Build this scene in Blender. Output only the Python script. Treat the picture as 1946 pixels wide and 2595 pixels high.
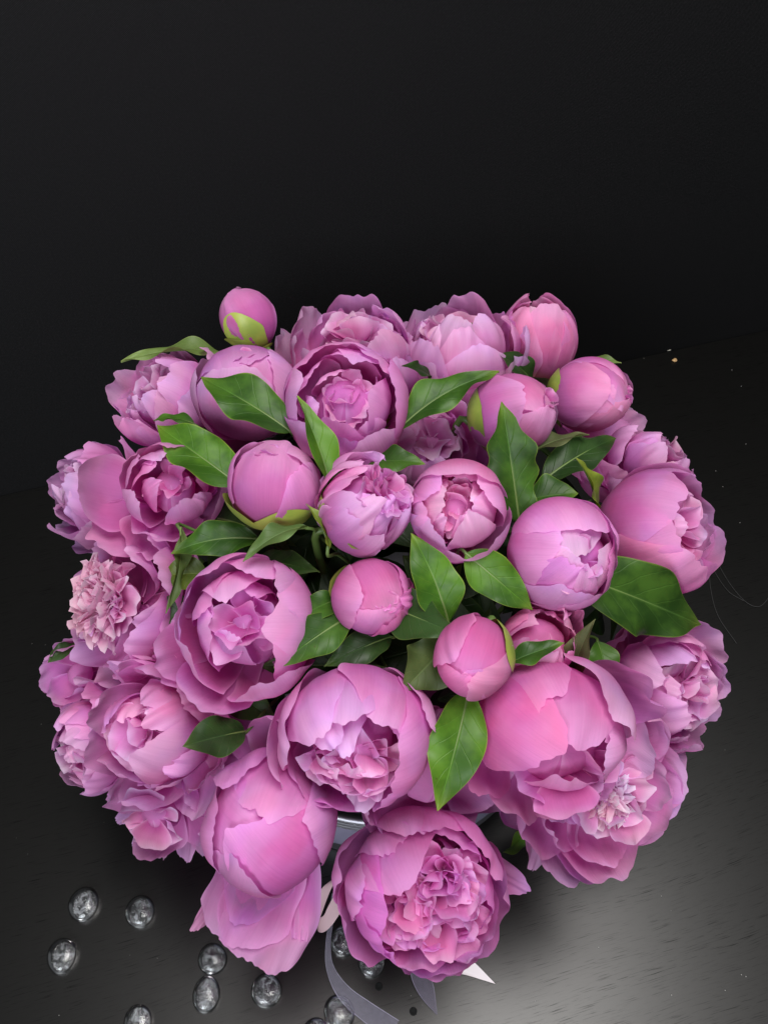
import bpy, math, random
import numpy as np
from mathutils import Vector, Quaternion, Matrix

sc = bpy.context.scene
for o in list(bpy.data.objects): bpy.data.objects.remove(o)
C = sc.collection

# ------------------------------------------------------------------ camera
cam_d = bpy.data.cameras.new('camera'); cam = bpy.data.objects.new('camera', cam_d); C.objects.link(cam)
cam.location = (0, -0.345, 0.84)
cam.rotation_euler = (math.radians(90 - 53), 0, 0)
cam_d.sensor_fit = 'VERTICAL'; cam_d.sensor_height = 24.0
cam_d.lens = 24.0 * 2100 / 2595
cam_d.clip_start = 0.01; cam_d.clip_end = 50
sc.camera = cam

# ------------------------------------------------------------------ world and lamps
w = bpy.data.worlds.new('World'); sc.world = w; w.use_nodes = True
w.node_tree.nodes['Background'].inputs[0].default_value = (0.9, 0.95, 1.0, 1)
w.node_tree.nodes['Background'].inputs[1].default_value = 0.075

def area(name, loc, target, sx, sy, power, col):
    l = bpy.data.lights.new(name, 'AREA'); l.shape = 'RECTANGLE'; l.size = sx; l.size_y = sy
    l.energy = power; l.color = col
    o = bpy.data.objects.new(name, l); C.objects.link(o); o.location = loc
    d = Vector(target) - Vector(loc); o.rotation_euler = d.to_track_quat('-Z', 'Y').to_euler()
    return o
area('ceiling_light', (0.25, -0.05, 2.05), (0.06, -0.08, 0.2), 0.95, 0.90, 37, (1.0, 0.97, 0.94))
area('window_light', (-0.7, -2.0, 1.7), (0.0, 0.1, 0.35), 1.0, 1.0, 44, (0.90, 0.95, 1.0))

sc.view_settings.view_transform = 'Standard'; sc.view_settings.look = 'None'
sc.view_settings.exposure = 0.0; sc.view_settings.gamma = 1.0
sc.view_settings.use_curve_mapping = False
sc.cycles.max_bounces = 10; sc.cycles.transparent_max_bounces = 16

# ------------------------------------------------------------------ helpers
def tag(o, label=None, cat=None, group=None, kind=None):
    for k, v in (('label', label), ('category', cat), ('group', group), ('kind', kind)):
        if v: o[k] = v
    return o
def link(name, me, mat, parent=None):
    o = bpy.data.objects.new(name, me); C.objects.link(o)
    if mat and not me.materials: me.materials.append(mat)
    if parent: o.parent = parent
    return o
def empty(name, loc, quat=None):
    o = bpy.data.objects.new(name, None); C.objects.link(o); o.location = loc
    o.empty_display_size = 0.02
    if quat: o.rotation_mode = 'QUATERNION'; o.rotation_quaternion = quat
    return o
def grid_mesh(name, P, UV=None, closed_u=False):
    """P: (nv, nu, 3) array -> smooth quad grid with a UV map"""
    nv, nu = P.shape[:2]
    idx = np.arange(nv * nu).reshape(nv, nu)
    if closed_u: nxt = np.roll(idx, -1, axis=1)
    else: nxt = idx[:, 1:]; idx = idx[:, :-1]
    F = np.stack([idx[:-1], nxt[:-1], nxt[1:], idx[1:]], -1).reshape(-1, 4)
    me = bpy.data.meshes.new(name)
    me.vertices.add(nv * nu); me.vertices.foreach_set('co', P.reshape(-1).astype(np.float32))
    me.loops.add(F.size); me.loops.foreach_set('vertex_index', F.reshape(-1).astype(np.int32))
    me.polygons.add(len(F)); me.polygons.foreach_set('loop_start', np.arange(0, F.size, 4).astype(np.int32))
    me.polygons.foreach_set('use_smooth', np.ones(len(F), bool))
    if UV is not None:
        ul = me.uv_layers.new(name='UVMap')
        ul.data.foreach_set('uv', UV.reshape(-1, 2)[F.reshape(-1)].reshape(-1).astype(np.float32))
    me.update(calc_edges=True); me.validate()
    return me
def merge_grids(name, grids):
    """several (P, UV) grids joined into one mesh"""
    V = []; F = []; T = []; n = 0
    for P, UV in grids:
        nv, nu = P.shape[:2]; idx = np.arange(nv * nu).reshape(nv, nu) + n
        F.append(np.stack([idx[:-1, :-1], idx[:-1, 1:], idx[1:, 1:], idx[1:, :-1]], -1).reshape(-1, 4))
        V.append(P.reshape(-1, 3)); T.append(UV.reshape(-1, 2)); n += nv * nu
    V = np.concatenate(V); F = np.concatenate(F); T = np.concatenate(T)
    me = bpy.data.meshes.new(name)
    me.vertices.add(len(V)); me.vertices.foreach_set('co', V.reshape(-1).astype(np.float32))
    me.loops.add(F.size); me.loops.foreach_set('vertex_index', F.reshape(-1).astype(np.int32))
    me.polygons.add(len(F)); me.polygons.foreach_set('loop_start', np.arange(0, F.size, 4).astype(np.int32))
    me.polygons.foreach_set('use_smooth', np.ones(len(F), bool))
    ul = me.uv_layers.new(name='UVMap'); ul.data.foreach_set('uv', T[F.reshape(-1)].reshape(-1).astype(np.float32))
    me.update(calc_edges=True); me.validate()
    return me
def tube(pts, radii, sides=10, closed_ends=True):
    """(n,3) centre line -> (n, sides, 3)"""
    pts = np.asarray(pts, float); n = len(pts)
    tan = np.gradient(pts, axis=0); tan /= np.linalg.norm(tan, axis=1)[:, None] + 1e-12
    ref = np.array([0.31, 0.87, 0.38]); out = np.zeros((n, sides, 3))
    for i in range(n):
        a = np.cross(tan[i], ref); a /= np.linalg.norm(a) + 1e-9; b = np.cross(tan[i], a)
        ang = np.linspace(0, 2 * np.pi, sides, endpoint=False)
        out[i] = pts[i] + radii[i] * (np.cos(ang)[:, None] * a + np.sin(ang)[:, None] * b)
    return out
def bez(p, n):
    """Catmull-Rom through the points p"""
    p = np.asarray(p, float); q = np.vstack([2 * p[0] - p[1], p, 2 * p[-1] - p[-2]])
    out = []
    m = len(p) - 1
    for t in np.linspace(0, m, n):
        i = min(int(t), m - 1); f = t - i
        a, b, c, d = q[i], q[i + 1], q[i + 2], q[i + 3]
        out.append(0.5 * (2 * b + (c - a) * f + (2 * a - 5 * b + 4 * c - d) * f * f + (3 * b - a - 3 * c + d) * f ** 3))
    return np.array(out)

# ------------------------------------------------------------------ materials
def newmat(name):
    m = bpy.data.materials.new(name); m.use_nodes = True
    nt = m.node_tree; nt.nodes.clear()
    return m, nt, nt.nodes, nt.links
def N(nt, typ, **kw):
    n = nt.nodes.new(typ)
    for k, v in kw.items():
        if k.startswith('i_'):
            key = k[2:]; n.inputs[int(key) if key.isdigit() else key.replace('_', ' ')].default_value = v
        else: setattr(n, k, v)
    return n
def ramp(nt, stops, interp='EASE'):
    r = nt.nodes.new('ShaderNodeValToRGB'); cr = r.color_ramp; cr.interpolation = interp
    while len(cr.elements) < len(stops): cr.elements.new(0.5)
    for e, (p, c) in zip(cr.elements, stops): e.position = p; e.color = (*c, 1)
    return r
def math_(nt, op, a=None, b=None, av=0.0, bv=0.0):
    n = nt.nodes.new('ShaderNodeMath'); n.operation = op
    n.inputs[0].default_value = av; n.inputs[1].default_value = bv
    if a is not None: nt.links.new(a, n.inputs[0])
    if b is not None: nt.links.new(b, n.inputs[1])
    return n.outputs[0]
def mixc(nt, blend, fac, a, b):
    n = nt.nodes.new('ShaderNodeMix'); n.data_type = 'RGBA'; n.blend_type = blend
    for s, v in ((n.inputs[0], fac), (n.inputs[6], a), (n.inputs[7], b)):
        if isinstance(v, (int, float)): s.default_value = v
        elif isinstance(v, tuple): s.default_value = (*v, 1)
        else: nt.links.new(v, s)
    return n.outputs[2]

def petal_material(name, base, mid, tip, trans=0.50, rough=0.58):
    m, nt, nd, L = newmat(name)
    uv = N(nt, 'ShaderNodeUVMap'); sep = N(nt, 'ShaderNodeSeparateXYZ'); L.new(uv.outputs[0], sep.inputs[0])
    oi = N(nt, 'ShaderNodeObjectInfo')
    # streaks that run along the petal
    mp = N(nt, 'ShaderNodeCombineXYZ')
    L.new(math_(nt, 'MULTIPLY', sep.outputs[0], bv=58.0), mp.inputs[0])
    L.new(math_(nt, 'MULTIPLY', sep.outputs[1], bv=2.2), mp.inputs[1])
    L.new(math_(nt, 'MULTIPLY', oi.outputs['Random'], bv=40.0), mp.inputs[2])
    vn = N(nt, 'ShaderNodeTexNoise', i_Scale=1.0, i_Detail=3.0, i_Roughness=0.6); L.new(mp.outputs[0], vn.inputs['Vector'])
    geo = N(nt, 'ShaderNodeTexCoord')
    bn = N(nt, 'ShaderNodeTexNoise', i_Scale=38.0, i_Detail=3.0); L.new(geo.outputs['Object'], bn.inputs['Vector'])
    # colour along the petal
    d = math_(nt, 'ADD', sep.outputs[1], math_(nt, 'MULTIPLY', math_(nt, 'SUBTRACT', bn.outputs[0], bv=0.5), bv=0.55))
    r = ramp(nt, [(0.0, base), (0.55, mid), (1.0, tip)]); L.new(d, r.inputs[0])
    # the last few percent at the margin are paler
    au = math_(nt, 'ABSOLUTE', math_(nt, 'SUBTRACT', math_(nt, 'MULTIPLY', sep.outputs[0], bv=2.0), bv=1.0))
    e = math_(nt, 'MAXIMUM', math_(nt, 'POWER', au, bv=11.0), math_(nt, 'POWER', math_(nt, 'MINIMUM', sep.outputs[1], bv=1.0), bv=13.0))
    c1 = mixc(nt, 'MIX', math_(nt, 'MULTIPLY', e, bv=0.70), r.outputs[0], tuple(min(1, x * 1.1 + 0.10) for x in tip))
    vr = ramp(nt, [(0.3, (0.80, 0.70, 0.80)), (0.62, (1.0, 1.0, 1.0))], 'LINEAR'); L.new(vn.outputs[0], vr.inputs[0])
    c2 = mixc(nt, 'MULTIPLY', 0.24, c1, vr.outputs[0])
    wn = N(nt, 'ShaderNodeTexNoise', i_Scale=24.0, i_Detail=2.0); wn.noise_dimensions = '4D'; L.new(geo.outputs['Object'], wn.inputs['Vector'])
    L.new(math_(nt, 'MULTIPLY', oi.outputs['Random'], bv=30.0), wn.inputs['W'])
    wr_ = ramp(nt, [(0.34, (1.0, 0.84, 0.86)), (0.5, (1.0, 1.0, 1.0)), (0.66, (0.93, 0.98, 1.08))]); L.new(wn.outputs[0], wr_.inputs[0])  # warm and lilac patches painted in for translucent and glossy light
    c2b = mixc(nt, 'MULTIPLY', 0.9, c2, wr_.outputs[0])
    c3 = mixc(nt, 'MULTIPLY', 1.0, c2b, oi.outputs['Color'])
    cn = N(nt, 'ShaderNodeTexNoise', i_Scale=170.0, i_Detail=2.0); L.new(geo.outputs['Object'], cn.inputs['Vector'])
    hh = math_(nt, 'ADD', math_(nt, 'MULTIPLY', vn.outputs[0], math_(nt, 'ADD', math_(nt, 'MULTIPLY', math_(nt, 'POWER', sep.outputs[1], bv=2.0), bv=1.5), bv=0.3)), math_(nt, 'MULTIPLY', cn.outputs[0], bv=0.9))
    bump = N(nt, 'ShaderNodeBump', i_Strength=0.20, i_Distance=0.0010); L.new(hh, bump.inputs['Height'])
    p = N(nt, 'ShaderNodeBsdfPrincipled', i_Roughness=rough)
    p.inputs['Specular IOR Level'].default_value = 0.20
    p.inputs['Sheen Weight'].default_value = 0.05; p.inputs['Sheen Roughness'].default_value = 0.4
    L.new(c3, p.inputs['Base Color']); L.new(bump.outputs[0], p.inputs['Normal'])
    t = N(nt, 'ShaderNodeBsdfTranslucent'); L.new(mixc(nt, 'MULTIPLY', 1.0, c3, (1.08, 0.92, 1.04)), t.inputs[0]); L.new(bump.outputs[0], t.inputs['Normal'])
    mx = N(nt, 'ShaderNodeMixShader', i_0=trans); L.new(p.outputs[0], mx.inputs[1]); L.new(t.outputs[0], mx.inputs[2])
    out = N(nt, 'ShaderNodeOutputMaterial'); L.new(mx.outputs[0], out.inputs[0])
    return m
M_PETAL = petal_material('peony_petal', (0.62, 0.100, 0.40), (0.76, 0.255, 0.60), (0.88, 0.48, 0.78))
M_INNER = petal_material('inner_petal', (0.67, 0.16, 0.47), (0.82, 0.36, 0.65), (0.92, 0.60, 0.82))
M_STAMEN = petal_material('petaloid', (0.70, 0.20, 0.48), (0.85, 0.48, 0.69), (0.93, 0.70, 0.83))

def leaf_material(name, dark, light, edge, rough=0.46, trans=0.26):
    m, nt, nd, L = newmat(name)
    uv = N(nt, 'ShaderNodeUVMap'); sep = N(nt, 'ShaderNodeSeparateXYZ'); L.new(uv.outputs[0], sep.inputs[0])
    oi = N(nt, 'ShaderNodeObjectInfo')
    au = math_(nt, 'ABSOLUTE', math_(nt, 'SUBTRACT', math_(nt, 'MULTIPLY', sep.outputs[0], bv=2.0), bv=1.0))
    geo = N(nt, 'ShaderNodeTexCoord')
    wn = N(nt, 'ShaderNodeTexNoise', i_Scale=60.0, i_Detail=2.0); L.new(geo.outputs['Object'], wn.inputs['Vector'])
    wob = math_(nt, 'MULTIPLY', math_(nt, 'SUBTRACT', wn.outputs[0], bv=0.5), bv=0.06)
    # side veins: v - slant*|u| in steps
    ph = math_(nt, 'ADD', math_(nt, 'SUBTRACT', sep.outputs[1], math_(nt, 'MULTIPLY', math_(nt, 'POWER', au, bv=0.8), bv=0.26)), wob)
    side = math_(nt, 'MULTIPLY', math_(nt, 'GREATER_THAN', sep.outputs[0], bv=0.5), bv=0.065)
    fr = math_(nt, 'FRACT', math_(nt, 'MULTIPLY', math_(nt, 'ADD', ph, side), bv=6.5))
    vd = math_(nt, 'ABSOLUTE', math_(nt, 'SUBTRACT', fr, bv=0.5))
    vein = N(nt, 'ShaderNodeMapRange', i_1=0.0, i_2=0.055, i_3=1.0, i_4=0.0); vein.interpolation_type = 'SMOOTHSTEP'; L.new(vd, vein.inputs[0])
    rib = N(nt, 'ShaderNodeMapRange', i_1=0.0, i_2=0.075, i_3=1.0, i_4=0.0); rib.interpolation_type = 'SMOOTHSTEP'; L.new(au, rib.inputs[0])
    fade = math_(nt, 'MULTIPLY', vein.outputs[0], math_(nt, 'SUBTRACT', None, math_(nt, 'MULTIPLY', au, bv=0.6), av=1.0))
    vv = math_(nt, 'MAXIMUM', math_(nt, 'MULTIPLY', fade, bv=0.55), rib.outputs[0])
    n1 = N(nt, 'ShaderNodeTexNoise', i_Scale=28.0, i_Detail=4.0, i_Roughness=0.6); L.new(geo.outputs['Object'], n1.inputs['Vector'])
    r = ramp(nt, [(0.36, dark), (0.64, light)]); L.new(n1.outputs[0], r.inputs[0])
    c1 = mixc(nt, 'MIX', math_(nt, 'MULTIPLY', vv, bv=0.28), r.outputs[0], tuple(min(1, x * 1.9 + 0.03) for x in light))
    en = math_(nt, 'ADD', au, wob)
    er = N(nt, 'ShaderNodeMapRange', i_1=0.955, i_2=1.01, i_3=0.0, i_4=1.0); L.new(en, er.inputs[0])
    c2 = mixc(nt, 'MIX', math_(nt, 'MULTIPLY', er.outputs[0], bv=0.75), c1, edge)
    tp = math_(nt, 'POWER', sep.outputs[1], bv=14.0)
    c2b = mixc(nt, 'MIX', math_(nt, 'MULTIPLY', tp, bv=0.7), c2, edge)
    # a few tiny brown specks
    sp = N(nt, 'ShaderNodeTexVoronoi', i_Scale=95.0); L.new(geo.outputs['Object'], sp.inputs['Vector'])
    sr = N(nt, 'ShaderNodeMapRange', i_1=0.05, i_2=0.09, i_3=1.0, i_4=0.0); L.new(sp.outputs[0], sr.inputs[0])
    rare = math_(nt, 'GREATER_THAN', N_rand(nt, sp), bv=0.90)
    c2c = mixc(nt, 'MIX', math_(nt, 'MULTIPLY', math_(nt, 'MULTIPLY', sr.outputs[0], rare), bv=0.6), c2b, (0.06, 0.035, 0.012))
    c3 = mixc(nt, 'MULTIPLY', 1.0, c2c, oi.outputs['Color'])
    hgt = math_(nt, 'ADD', math_(nt, 'MULTIPLY', vv, bv=-0.8), math_(nt, 'MULTIPLY', n1.outputs[0], bv=0.5))
    bump = N(nt, 'ShaderNodeBump', i_Strength=0.5, i_Distance=0.0012); L.new(hgt, bump.inputs['Height'])
    p = N(nt, 'ShaderNodeBsdfPrincipled', i_Roughness=rough); p.inputs['Specular IOR Level'].default_value = 0.36
    L.new(c3, p.inputs['Base Color']); L.new(bump.outputs[0], p.inputs['Normal'])
    t = N(nt, 'ShaderNodeBsdfTranslucent'); L.new(mixc(nt, 'MULTIPLY', 1.0, c3, (1.3, 1.25, 0.35)), t.inputs[0])
    mx = N(nt, 'ShaderNodeMixShader', i_0=trans); L.new(p.outputs[0], mx.inputs[1]); L.new(t.outputs[0], mx.inputs[2])
    out = N(nt, 'ShaderNodeOutputMaterial'); L.new(mx.outputs[0], out.inputs[0])
    return m
def N_rand(nt, vor):
    s = nt.nodes.new('ShaderNodeSeparateColor'); nt.links.new(vor.outputs['Color'], s.inputs[0]); return s.outputs[0]
M_LEAF = {
 'mid': leaf_material('leaf_green', (0.024, 0.072, 0.009), (0.066, 0.165, 0.018), (0.26, 0.36, 0.05)),
 'bright': leaf_material('leaf_bright', (0.036, 0.110, 0.009), (0.098, 0.235, 0.018), (0.33, 0.42, 0.06)),
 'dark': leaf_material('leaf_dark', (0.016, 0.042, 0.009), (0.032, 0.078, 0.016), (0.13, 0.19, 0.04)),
 'olive': leaf_material('leaf_olive', (0.070, 0.085, 0.030), (0.115, 0.130, 0.050), (0.22, 0.22, 0.09), rough=0.55),
 'pale': leaf_material('leaf_pale', (0.120, 0.190, 0.045), (0.190, 0.290, 0.080), (0.34, 0.42, 0.13), rough=0.5),
 'yellow': leaf_material('leaf_yellow', (0.120, 0.180, 0.018), (0.250, 0.310, 0.035), (0.42, 0.46, 0.08)),
}
def simple(name, col, rough=0.5, metal=0.0, spec=0.5, noise=None, scale=30, bump=0.0):
    m, nt, nd, L = newmat(name)
    p = N(nt, 'ShaderNodeBsdfPrincipled', i_Roughness=rough, i_Metallic=metal); p.inputs['Specular IOR Level'].default_value = spec
    tc = N(nt, 'ShaderNodeTexCoord'); n = N(nt, 'ShaderNodeTexNoise', i_Scale=float(scale), i_Detail=4.0); L.new(tc.outputs['Object'], n.inputs['Vector'])
    r = ramp(nt, [(0.3, noise or tuple(x * 0.75 for x in col)), (0.7, col)]); L.new(n.outputs[0], r.inputs[0]); L.new(r.outputs[0], p.inputs['Base Color'])
    if bump:
        b = N(nt, 'ShaderNodeBump', i_Strength=bump, i_Distance=0.001); L.new(n.outputs[0], b.inputs['Height']); L.new(b.outputs[0], p.inputs['Normal'])
    out = N(nt, 'ShaderNodeOutputMaterial'); L.new(p.outputs[0], out.inputs[0])
    return m
M_STEM = simple('stem_green', (0.10, 0.17, 0.04), 0.5, noise=(0.06, 0.11, 0.02))
M_SEPAL = simple('sepal_green', (0.36, 0.42, 0.07), 0.42, noise=(0.22, 0.30, 0.05), scale=45, bump=0.2)
M_TIN = simple('tin_metal', (0.45, 0.45, 0.49), 0.42, 1.0, noise=(0.36, 0.36, 0.40))
M_SATIN = simple('satin_pink', (0.74, 0.52, 0.55), 0.4, noise=(0.66, 0.44, 0.48))
M_PALE = simple('satin_pale', (0.85, 0.76, 0.77), 0.4, noise=(0.80, 0.70, 0.71))
M_BAND = simple('satin_lilac', (0.30, 0.28, 0.40), 0.45, noise=(0.24, 0.22, 0.33))
M_CRUMB = simple('crumb_tan', (0.72, 0.48, 0.24), 0.8, noise=(0.5, 0.3, 0.13), scale=400)
M_FLECK = simple('fleck_white', (0.6, 0.58, 0.5), 0.8, scale=400)
M_DUST = simple('dust_grey', (0.45, 0.44, 0.42), 0.9)
M_HAIR = simple('thread_grey', (0.045, 0.045, 0.045), 0.7)
M_HOLE = simple('hole_black', (0.004, 0.004, 0.004), 0.9)

def organza():
    m, nt, nd, L = newmat('organza_lilac')
    p = N(nt, 'ShaderNodeBsdfPrincipled', i_Roughness=0.45); p.inputs['Base Color'].default_value = (0.24, 0.21, 0.30, 1)
    uv = N(nt, 'ShaderNodeUVMap'); sep = N(nt, 'ShaderNodeSeparateXYZ'); L.new(uv.outputs[0], sep.inputs[0])
    au = math_(nt, 'ABSOLUTE', math_(nt, 'SUBTRACT', math_(nt, 'MULTIPLY', sep.outputs[0], bv=2.0), bv=1.0))
    er = N(nt, 'ShaderNodeMapRange', i_1=0.90, i_2=0.95, i_3=0.38, i_4=0.85); L.new(au, er.inputs[0])
    wv = N(nt, 'ShaderNodeTexNoise', i_Scale=320.0, i_Detail=1.0)
    tc = N(nt, 'ShaderNodeTexCoord'); L.new(tc.outputs['Object'], wv.inputs['Vector'])
    op = math_(nt, 'MULTIPLY', er.outputs[0], math_(nt, 'ADD', math_(nt, 'MULTIPLY', wv.outputs[0], bv=0.6), bv=0.7))
    t = N(nt, 'ShaderNodeBsdfTransparent'); mx = N(nt, 'ShaderNodeMixShader'); L.new(op, mx.inputs[0])
    L.new(t.outputs[0], mx.inputs[1]); L.new(p.outputs[0], mx.inputs[2])
    out = N(nt, 'ShaderNodeOutputMaterial'); L.new(mx.outputs[0], out.inputs[0])
    return m
M_ORGANZA = organza()

def glass(name='clear_glass', sc_=130.0, st=0.10, rg=0.0):
    m, nt, nd, L = newmat(name)
    p = N(nt, 'ShaderNodeBsdfPrincipled', i_Roughness=rg, i_IOR=1.52); p.inputs['Transmission Weight'].default_value = 1.0
    p.inputs['Base Color'].default_value = (0.97, 0.98, 0.99, 1)
    tc = N(nt, 'ShaderNodeTexCoord'); oi = N(nt, 'ShaderNodeObjectInfo')
    va = N(nt, 'ShaderNodeVectorMath', operation='ADD'); L.new(tc.outputs['Object'], va.inputs[0]); L.new(oi.outputs['Random'], va.inputs[1])
    n = N(nt, 'ShaderNodeTexNoise', i_Scale=sc_, i_Detail=2.0); L.new(va.outputs[0], n.inputs['Vector'])
    b = N(nt, 'ShaderNodeBump', i_Strength=st, i_Distance=0.0015); L.new(n.outputs[0], b.inputs['Height']); L.new(b.outputs[0], p.inputs['Normal'])
    out = N(nt, 'ShaderNodeOutputMaterial'); L.new(p.outputs[0], out.inputs[0])
    return m
M_GLASS = glass('clear_glass', 90.0, 0.06, 0.0)
def glint_base():
    m = glass('glass_base_glints', 5.0, 0.9, 0.10); nt = m.node_tree; L = nt.links
    p = next(n for n in nt.nodes if n.type == 'BSDF_PRINCIPLED'); out = next(n for n in nt.nodes if n.type == 'OUTPUT_MATERIAL'); oi = next(n for n in nt.nodes if n.type == 'OBJECT_INFO')
    tc = N(nt, 'ShaderNodeTexCoord'); va = N(nt, 'ShaderNodeVectorMath', operation='ADD'); L.new(tc.outputs['Object'], va.inputs[0]); L.new(math_(nt, 'MULTIPLY', oi.outputs['Random'], bv=20.0), va.inputs[1])
    n = N(nt, 'ShaderNodeTexNoise', i_Scale=1.8, i_Detail=2.0, i_Roughness=0.65, i_Distortion=1.2); L.new(va.outputs[0], n.inputs['Vector'])
    r = N(nt, 'ShaderNodeMapRange', i_1=0.44, i_2=0.68, i_3=0.04, i_4=0.42); L.new(n.outputs[0], r.inputs[0])
    d = N(nt, 'ShaderNodeBsdfDiffuse'); d.inputs[0].default_value = (0.75, 0.78, 0.82, 1)  # pale patches painted into the base for the gems' inner glints
    mx = N(nt, 'ShaderNodeMixShader'); L.new(r.outputs[0], mx.inputs[0]); L.new(p.outputs[0], mx.inputs[1]); L.new(d.outputs[0], mx.inputs[2]); L.new(mx.outputs[0], out.inputs[0])
    return m
M_GLASS_BASE = glint_base()

# ------------------------------------------------------------------ table and wall
YAW = math.radians(16.6)
def table_material():
    m, nt, nd, L = newmat('black_wood')
    tc = N(nt, 'ShaderNodeTexCoord'); s = N(nt, 'ShaderNodeSeparateXYZ'); L.new(tc.outputs['Object'], s.inputs[0])
    # short pores: noise stretched along the grain, gently wandering
    wn = N(nt, 'ShaderNodeTexNoise', i_Scale=3.0, i_Detail=2.0); L.new(tc.outputs['Object'], wn.inputs['Vector'])
    yy = math_(nt, 'ADD', s.outputs[1], math_(nt, 'MULTIPLY', wn.outputs[0], bv=0.03))
    cb = N(nt, 'ShaderNodeCombineXYZ'); L.new(math_(nt, 'MULTIPLY', s.outputs[0], bv=42.0), cb.inputs[0]); L.new(math_(nt, 'MULTIPLY', yy, bv=1250.0), cb.inputs[1])
    pn = N(nt, 'ShaderNodeTexNoise', i_Scale=1.0, i_Detail=2.5, i_Roughness=0.55); L.new(cb.outputs[0], pn.inputs['Vector'])
    pore = N(nt, 'ShaderNodeMapRange', i_1=0.57, i_2=0.70, i_3=0.0, i_4=1.0); L.new(pn.outputs[0], pore.inputs[0])
    # where pores gather: broad bands of the growth rings
    cb2 = N(nt, 'ShaderNodeCombineXYZ'); L.new(math_(nt, 'MULTIPLY', s.outputs[0], bv=2.0), cb2.inputs[0]); L.new(math_(nt, 'MULTIPLY', yy, bv=55.0), cb2.inputs[1])
    bn = N(nt, 'ShaderNodeTexNoise', i_Scale=1.0, i_Detail=2.0); L.new(cb2.outputs[0], bn.inputs['Vector'])
    band = N(nt, 'ShaderNodeMapRange', i_1=0.38, i_2=0.60, i_3=0.25, i_4=1.0); L.new(bn.outputs[0], band.inputs[0])
    pm = math_(nt, 'MULTIPLY', pore.outputs[0], band.outputs[0])
    fn = N(nt, 'ShaderNodeTexNoise', i_Scale=900.0, i_Detail=2.0); L.new(tc.outputs['Object'], fn.inputs['Vector'])
    col = mixc(nt, 'MIX', pm, (0.0036, 0.0035, 0.0032), (0.0015, 0.0015, 0.0015))
    p = N(nt, 'ShaderNodeBsdfPrincipled')
    L.new(math_(nt, 'SUBTRACT', None, math_(nt, 'MULTIPLY', pm, bv=0.36), av=0.54), p.inputs['Specular IOR Level'])
    L.new(col, p.inputs['Base Color'])
    L.new(math_(nt, 'ADD', math_(nt, 'MULTIPLY', pm, bv=0.02), math_(nt, 'ADD', math_(nt, 'MULTIPLY', fn.outputs[0], bv=0.06), bv=0.30)), p.inputs['Roughness'])
    h = math_(nt, 'ADD', math_(nt, 'MULTIPLY', pm, bv=-1.0), math_(nt, 'MULTIPLY', fn.outputs[0], bv=0.10))
    b = N(nt, 'ShaderNodeBump', i_Strength=0.06, i_Distance=0.0003); L.new(h, b.inputs['Height']); L.new(b.outputs[0], p.inputs['Normal'])
    out = N(nt, 'ShaderNodeOutputMaterial'); L.new(p.outputs[0], out.inputs[0])
    return m
def wall_material():
    m, nt, nd, L = newmat('black_canvas')
    tc = N(nt, 'ShaderNodeTexCoord')
    mp = N(nt, 'ShaderNodeMapping'); mp.inputs['Rotation'].default_value = (0, math.radians(32), 0); L.new(tc.outputs['Object'], mp.inputs['Vector'])
    w1 = N(nt, 'ShaderNodeTexWave', i_Scale=260.0, i_Distortion=0.6, i_Detail=1.0); w1.bands_direction = 'X'; L.new(mp.outputs[0], w1.inputs['Vector'])
    w2 = N(nt, 'ShaderNodeTexWave', i_Scale=260.0, i_Distortion=0.6, i_Detail=1.0); w2.bands_direction = 'Z'; L.new(mp.outputs[0], w2.inputs['Vector'])
    n = N(nt, 'ShaderNodeTexNoise', i_Scale=480.0, i_Detail=2.0); L.new(tc.outputs['Object'], n.inputs['Vector'])
    n2 = N(nt, 'ShaderNodeTexNoise', i_Scale=5.0, i_Detail=4.0); L.new(tc.outputs['Object'], n2.inputs['Vector'])
    h = math_(nt, 'ADD', math_(nt, 'MULTIPLY', w1.outputs[1], w2.outputs[1]), n.outputs[0])
    r = ramp(nt, [(0.36, (0.0022, 0.0022, 0.0024)), (0.78, (0.0215, 0.0215, 0.0235))], 'LINEAR'); L.new(math_(nt, 'MULTIPLY', h, bv=0.6), r.inputs[0])
    c = mixc(nt, 'MULTIPLY', 0.35, r.outputs[0], n2.outputs[1])
    p = N(nt, 'ShaderNodeBsdfPrincipled', i_Roughness=0.62); p.inputs['Specular IOR Level'].default_value = 0.22
    L.new(r.outputs[0], p.inputs['Base Color'])
    b = N(nt, 'ShaderNodeBump', i_Strength=0.5, i_Distance=0.0005); L.new(h, b.inputs['Height']); L.new(b.outputs[0], p.inputs['Normal'])
    out = N(nt, 'ShaderNodeOutputMaterial'); L.new(p.outputs[0], out.inputs[0])
    return m
def slab(name, x0, x1, y0, y1, z0, z1, mat, loc=(0, 0, 0), rz=0.0):
    v = [(x, y, z) for z in (z0, z1) for y in (y0, y1) for x in (x0, x1)]
    f = [(0, 2, 3, 1), (4, 5, 7, 6), (0, 1, 5, 4), (2, 6, 7, 3), (0, 4, 6, 2), (1, 3, 7, 5)]
    me = bpy.data.meshes.new(name); me.from_pydata(v, [], f); me.update()
    o = link(name, me, mat); o.location = loc; o.rotation_euler = (0, 0, rz)
    return o
WALL0 = (0.0, 0.462, 0.0)     # the foot of the wall straight ahead of the camera
table = tag(slab('table', -1.3, 1.3, -1.3, -0.0015, -0.03, 0.0, table_material(), WALL0, YAW), kind='structure')
wall = tag(slab('wall', -1.6, 1.6, 0.0, 0.03, -0.05, 1.7, wall_material(), WALL0, YAW), kind='structure')

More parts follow.
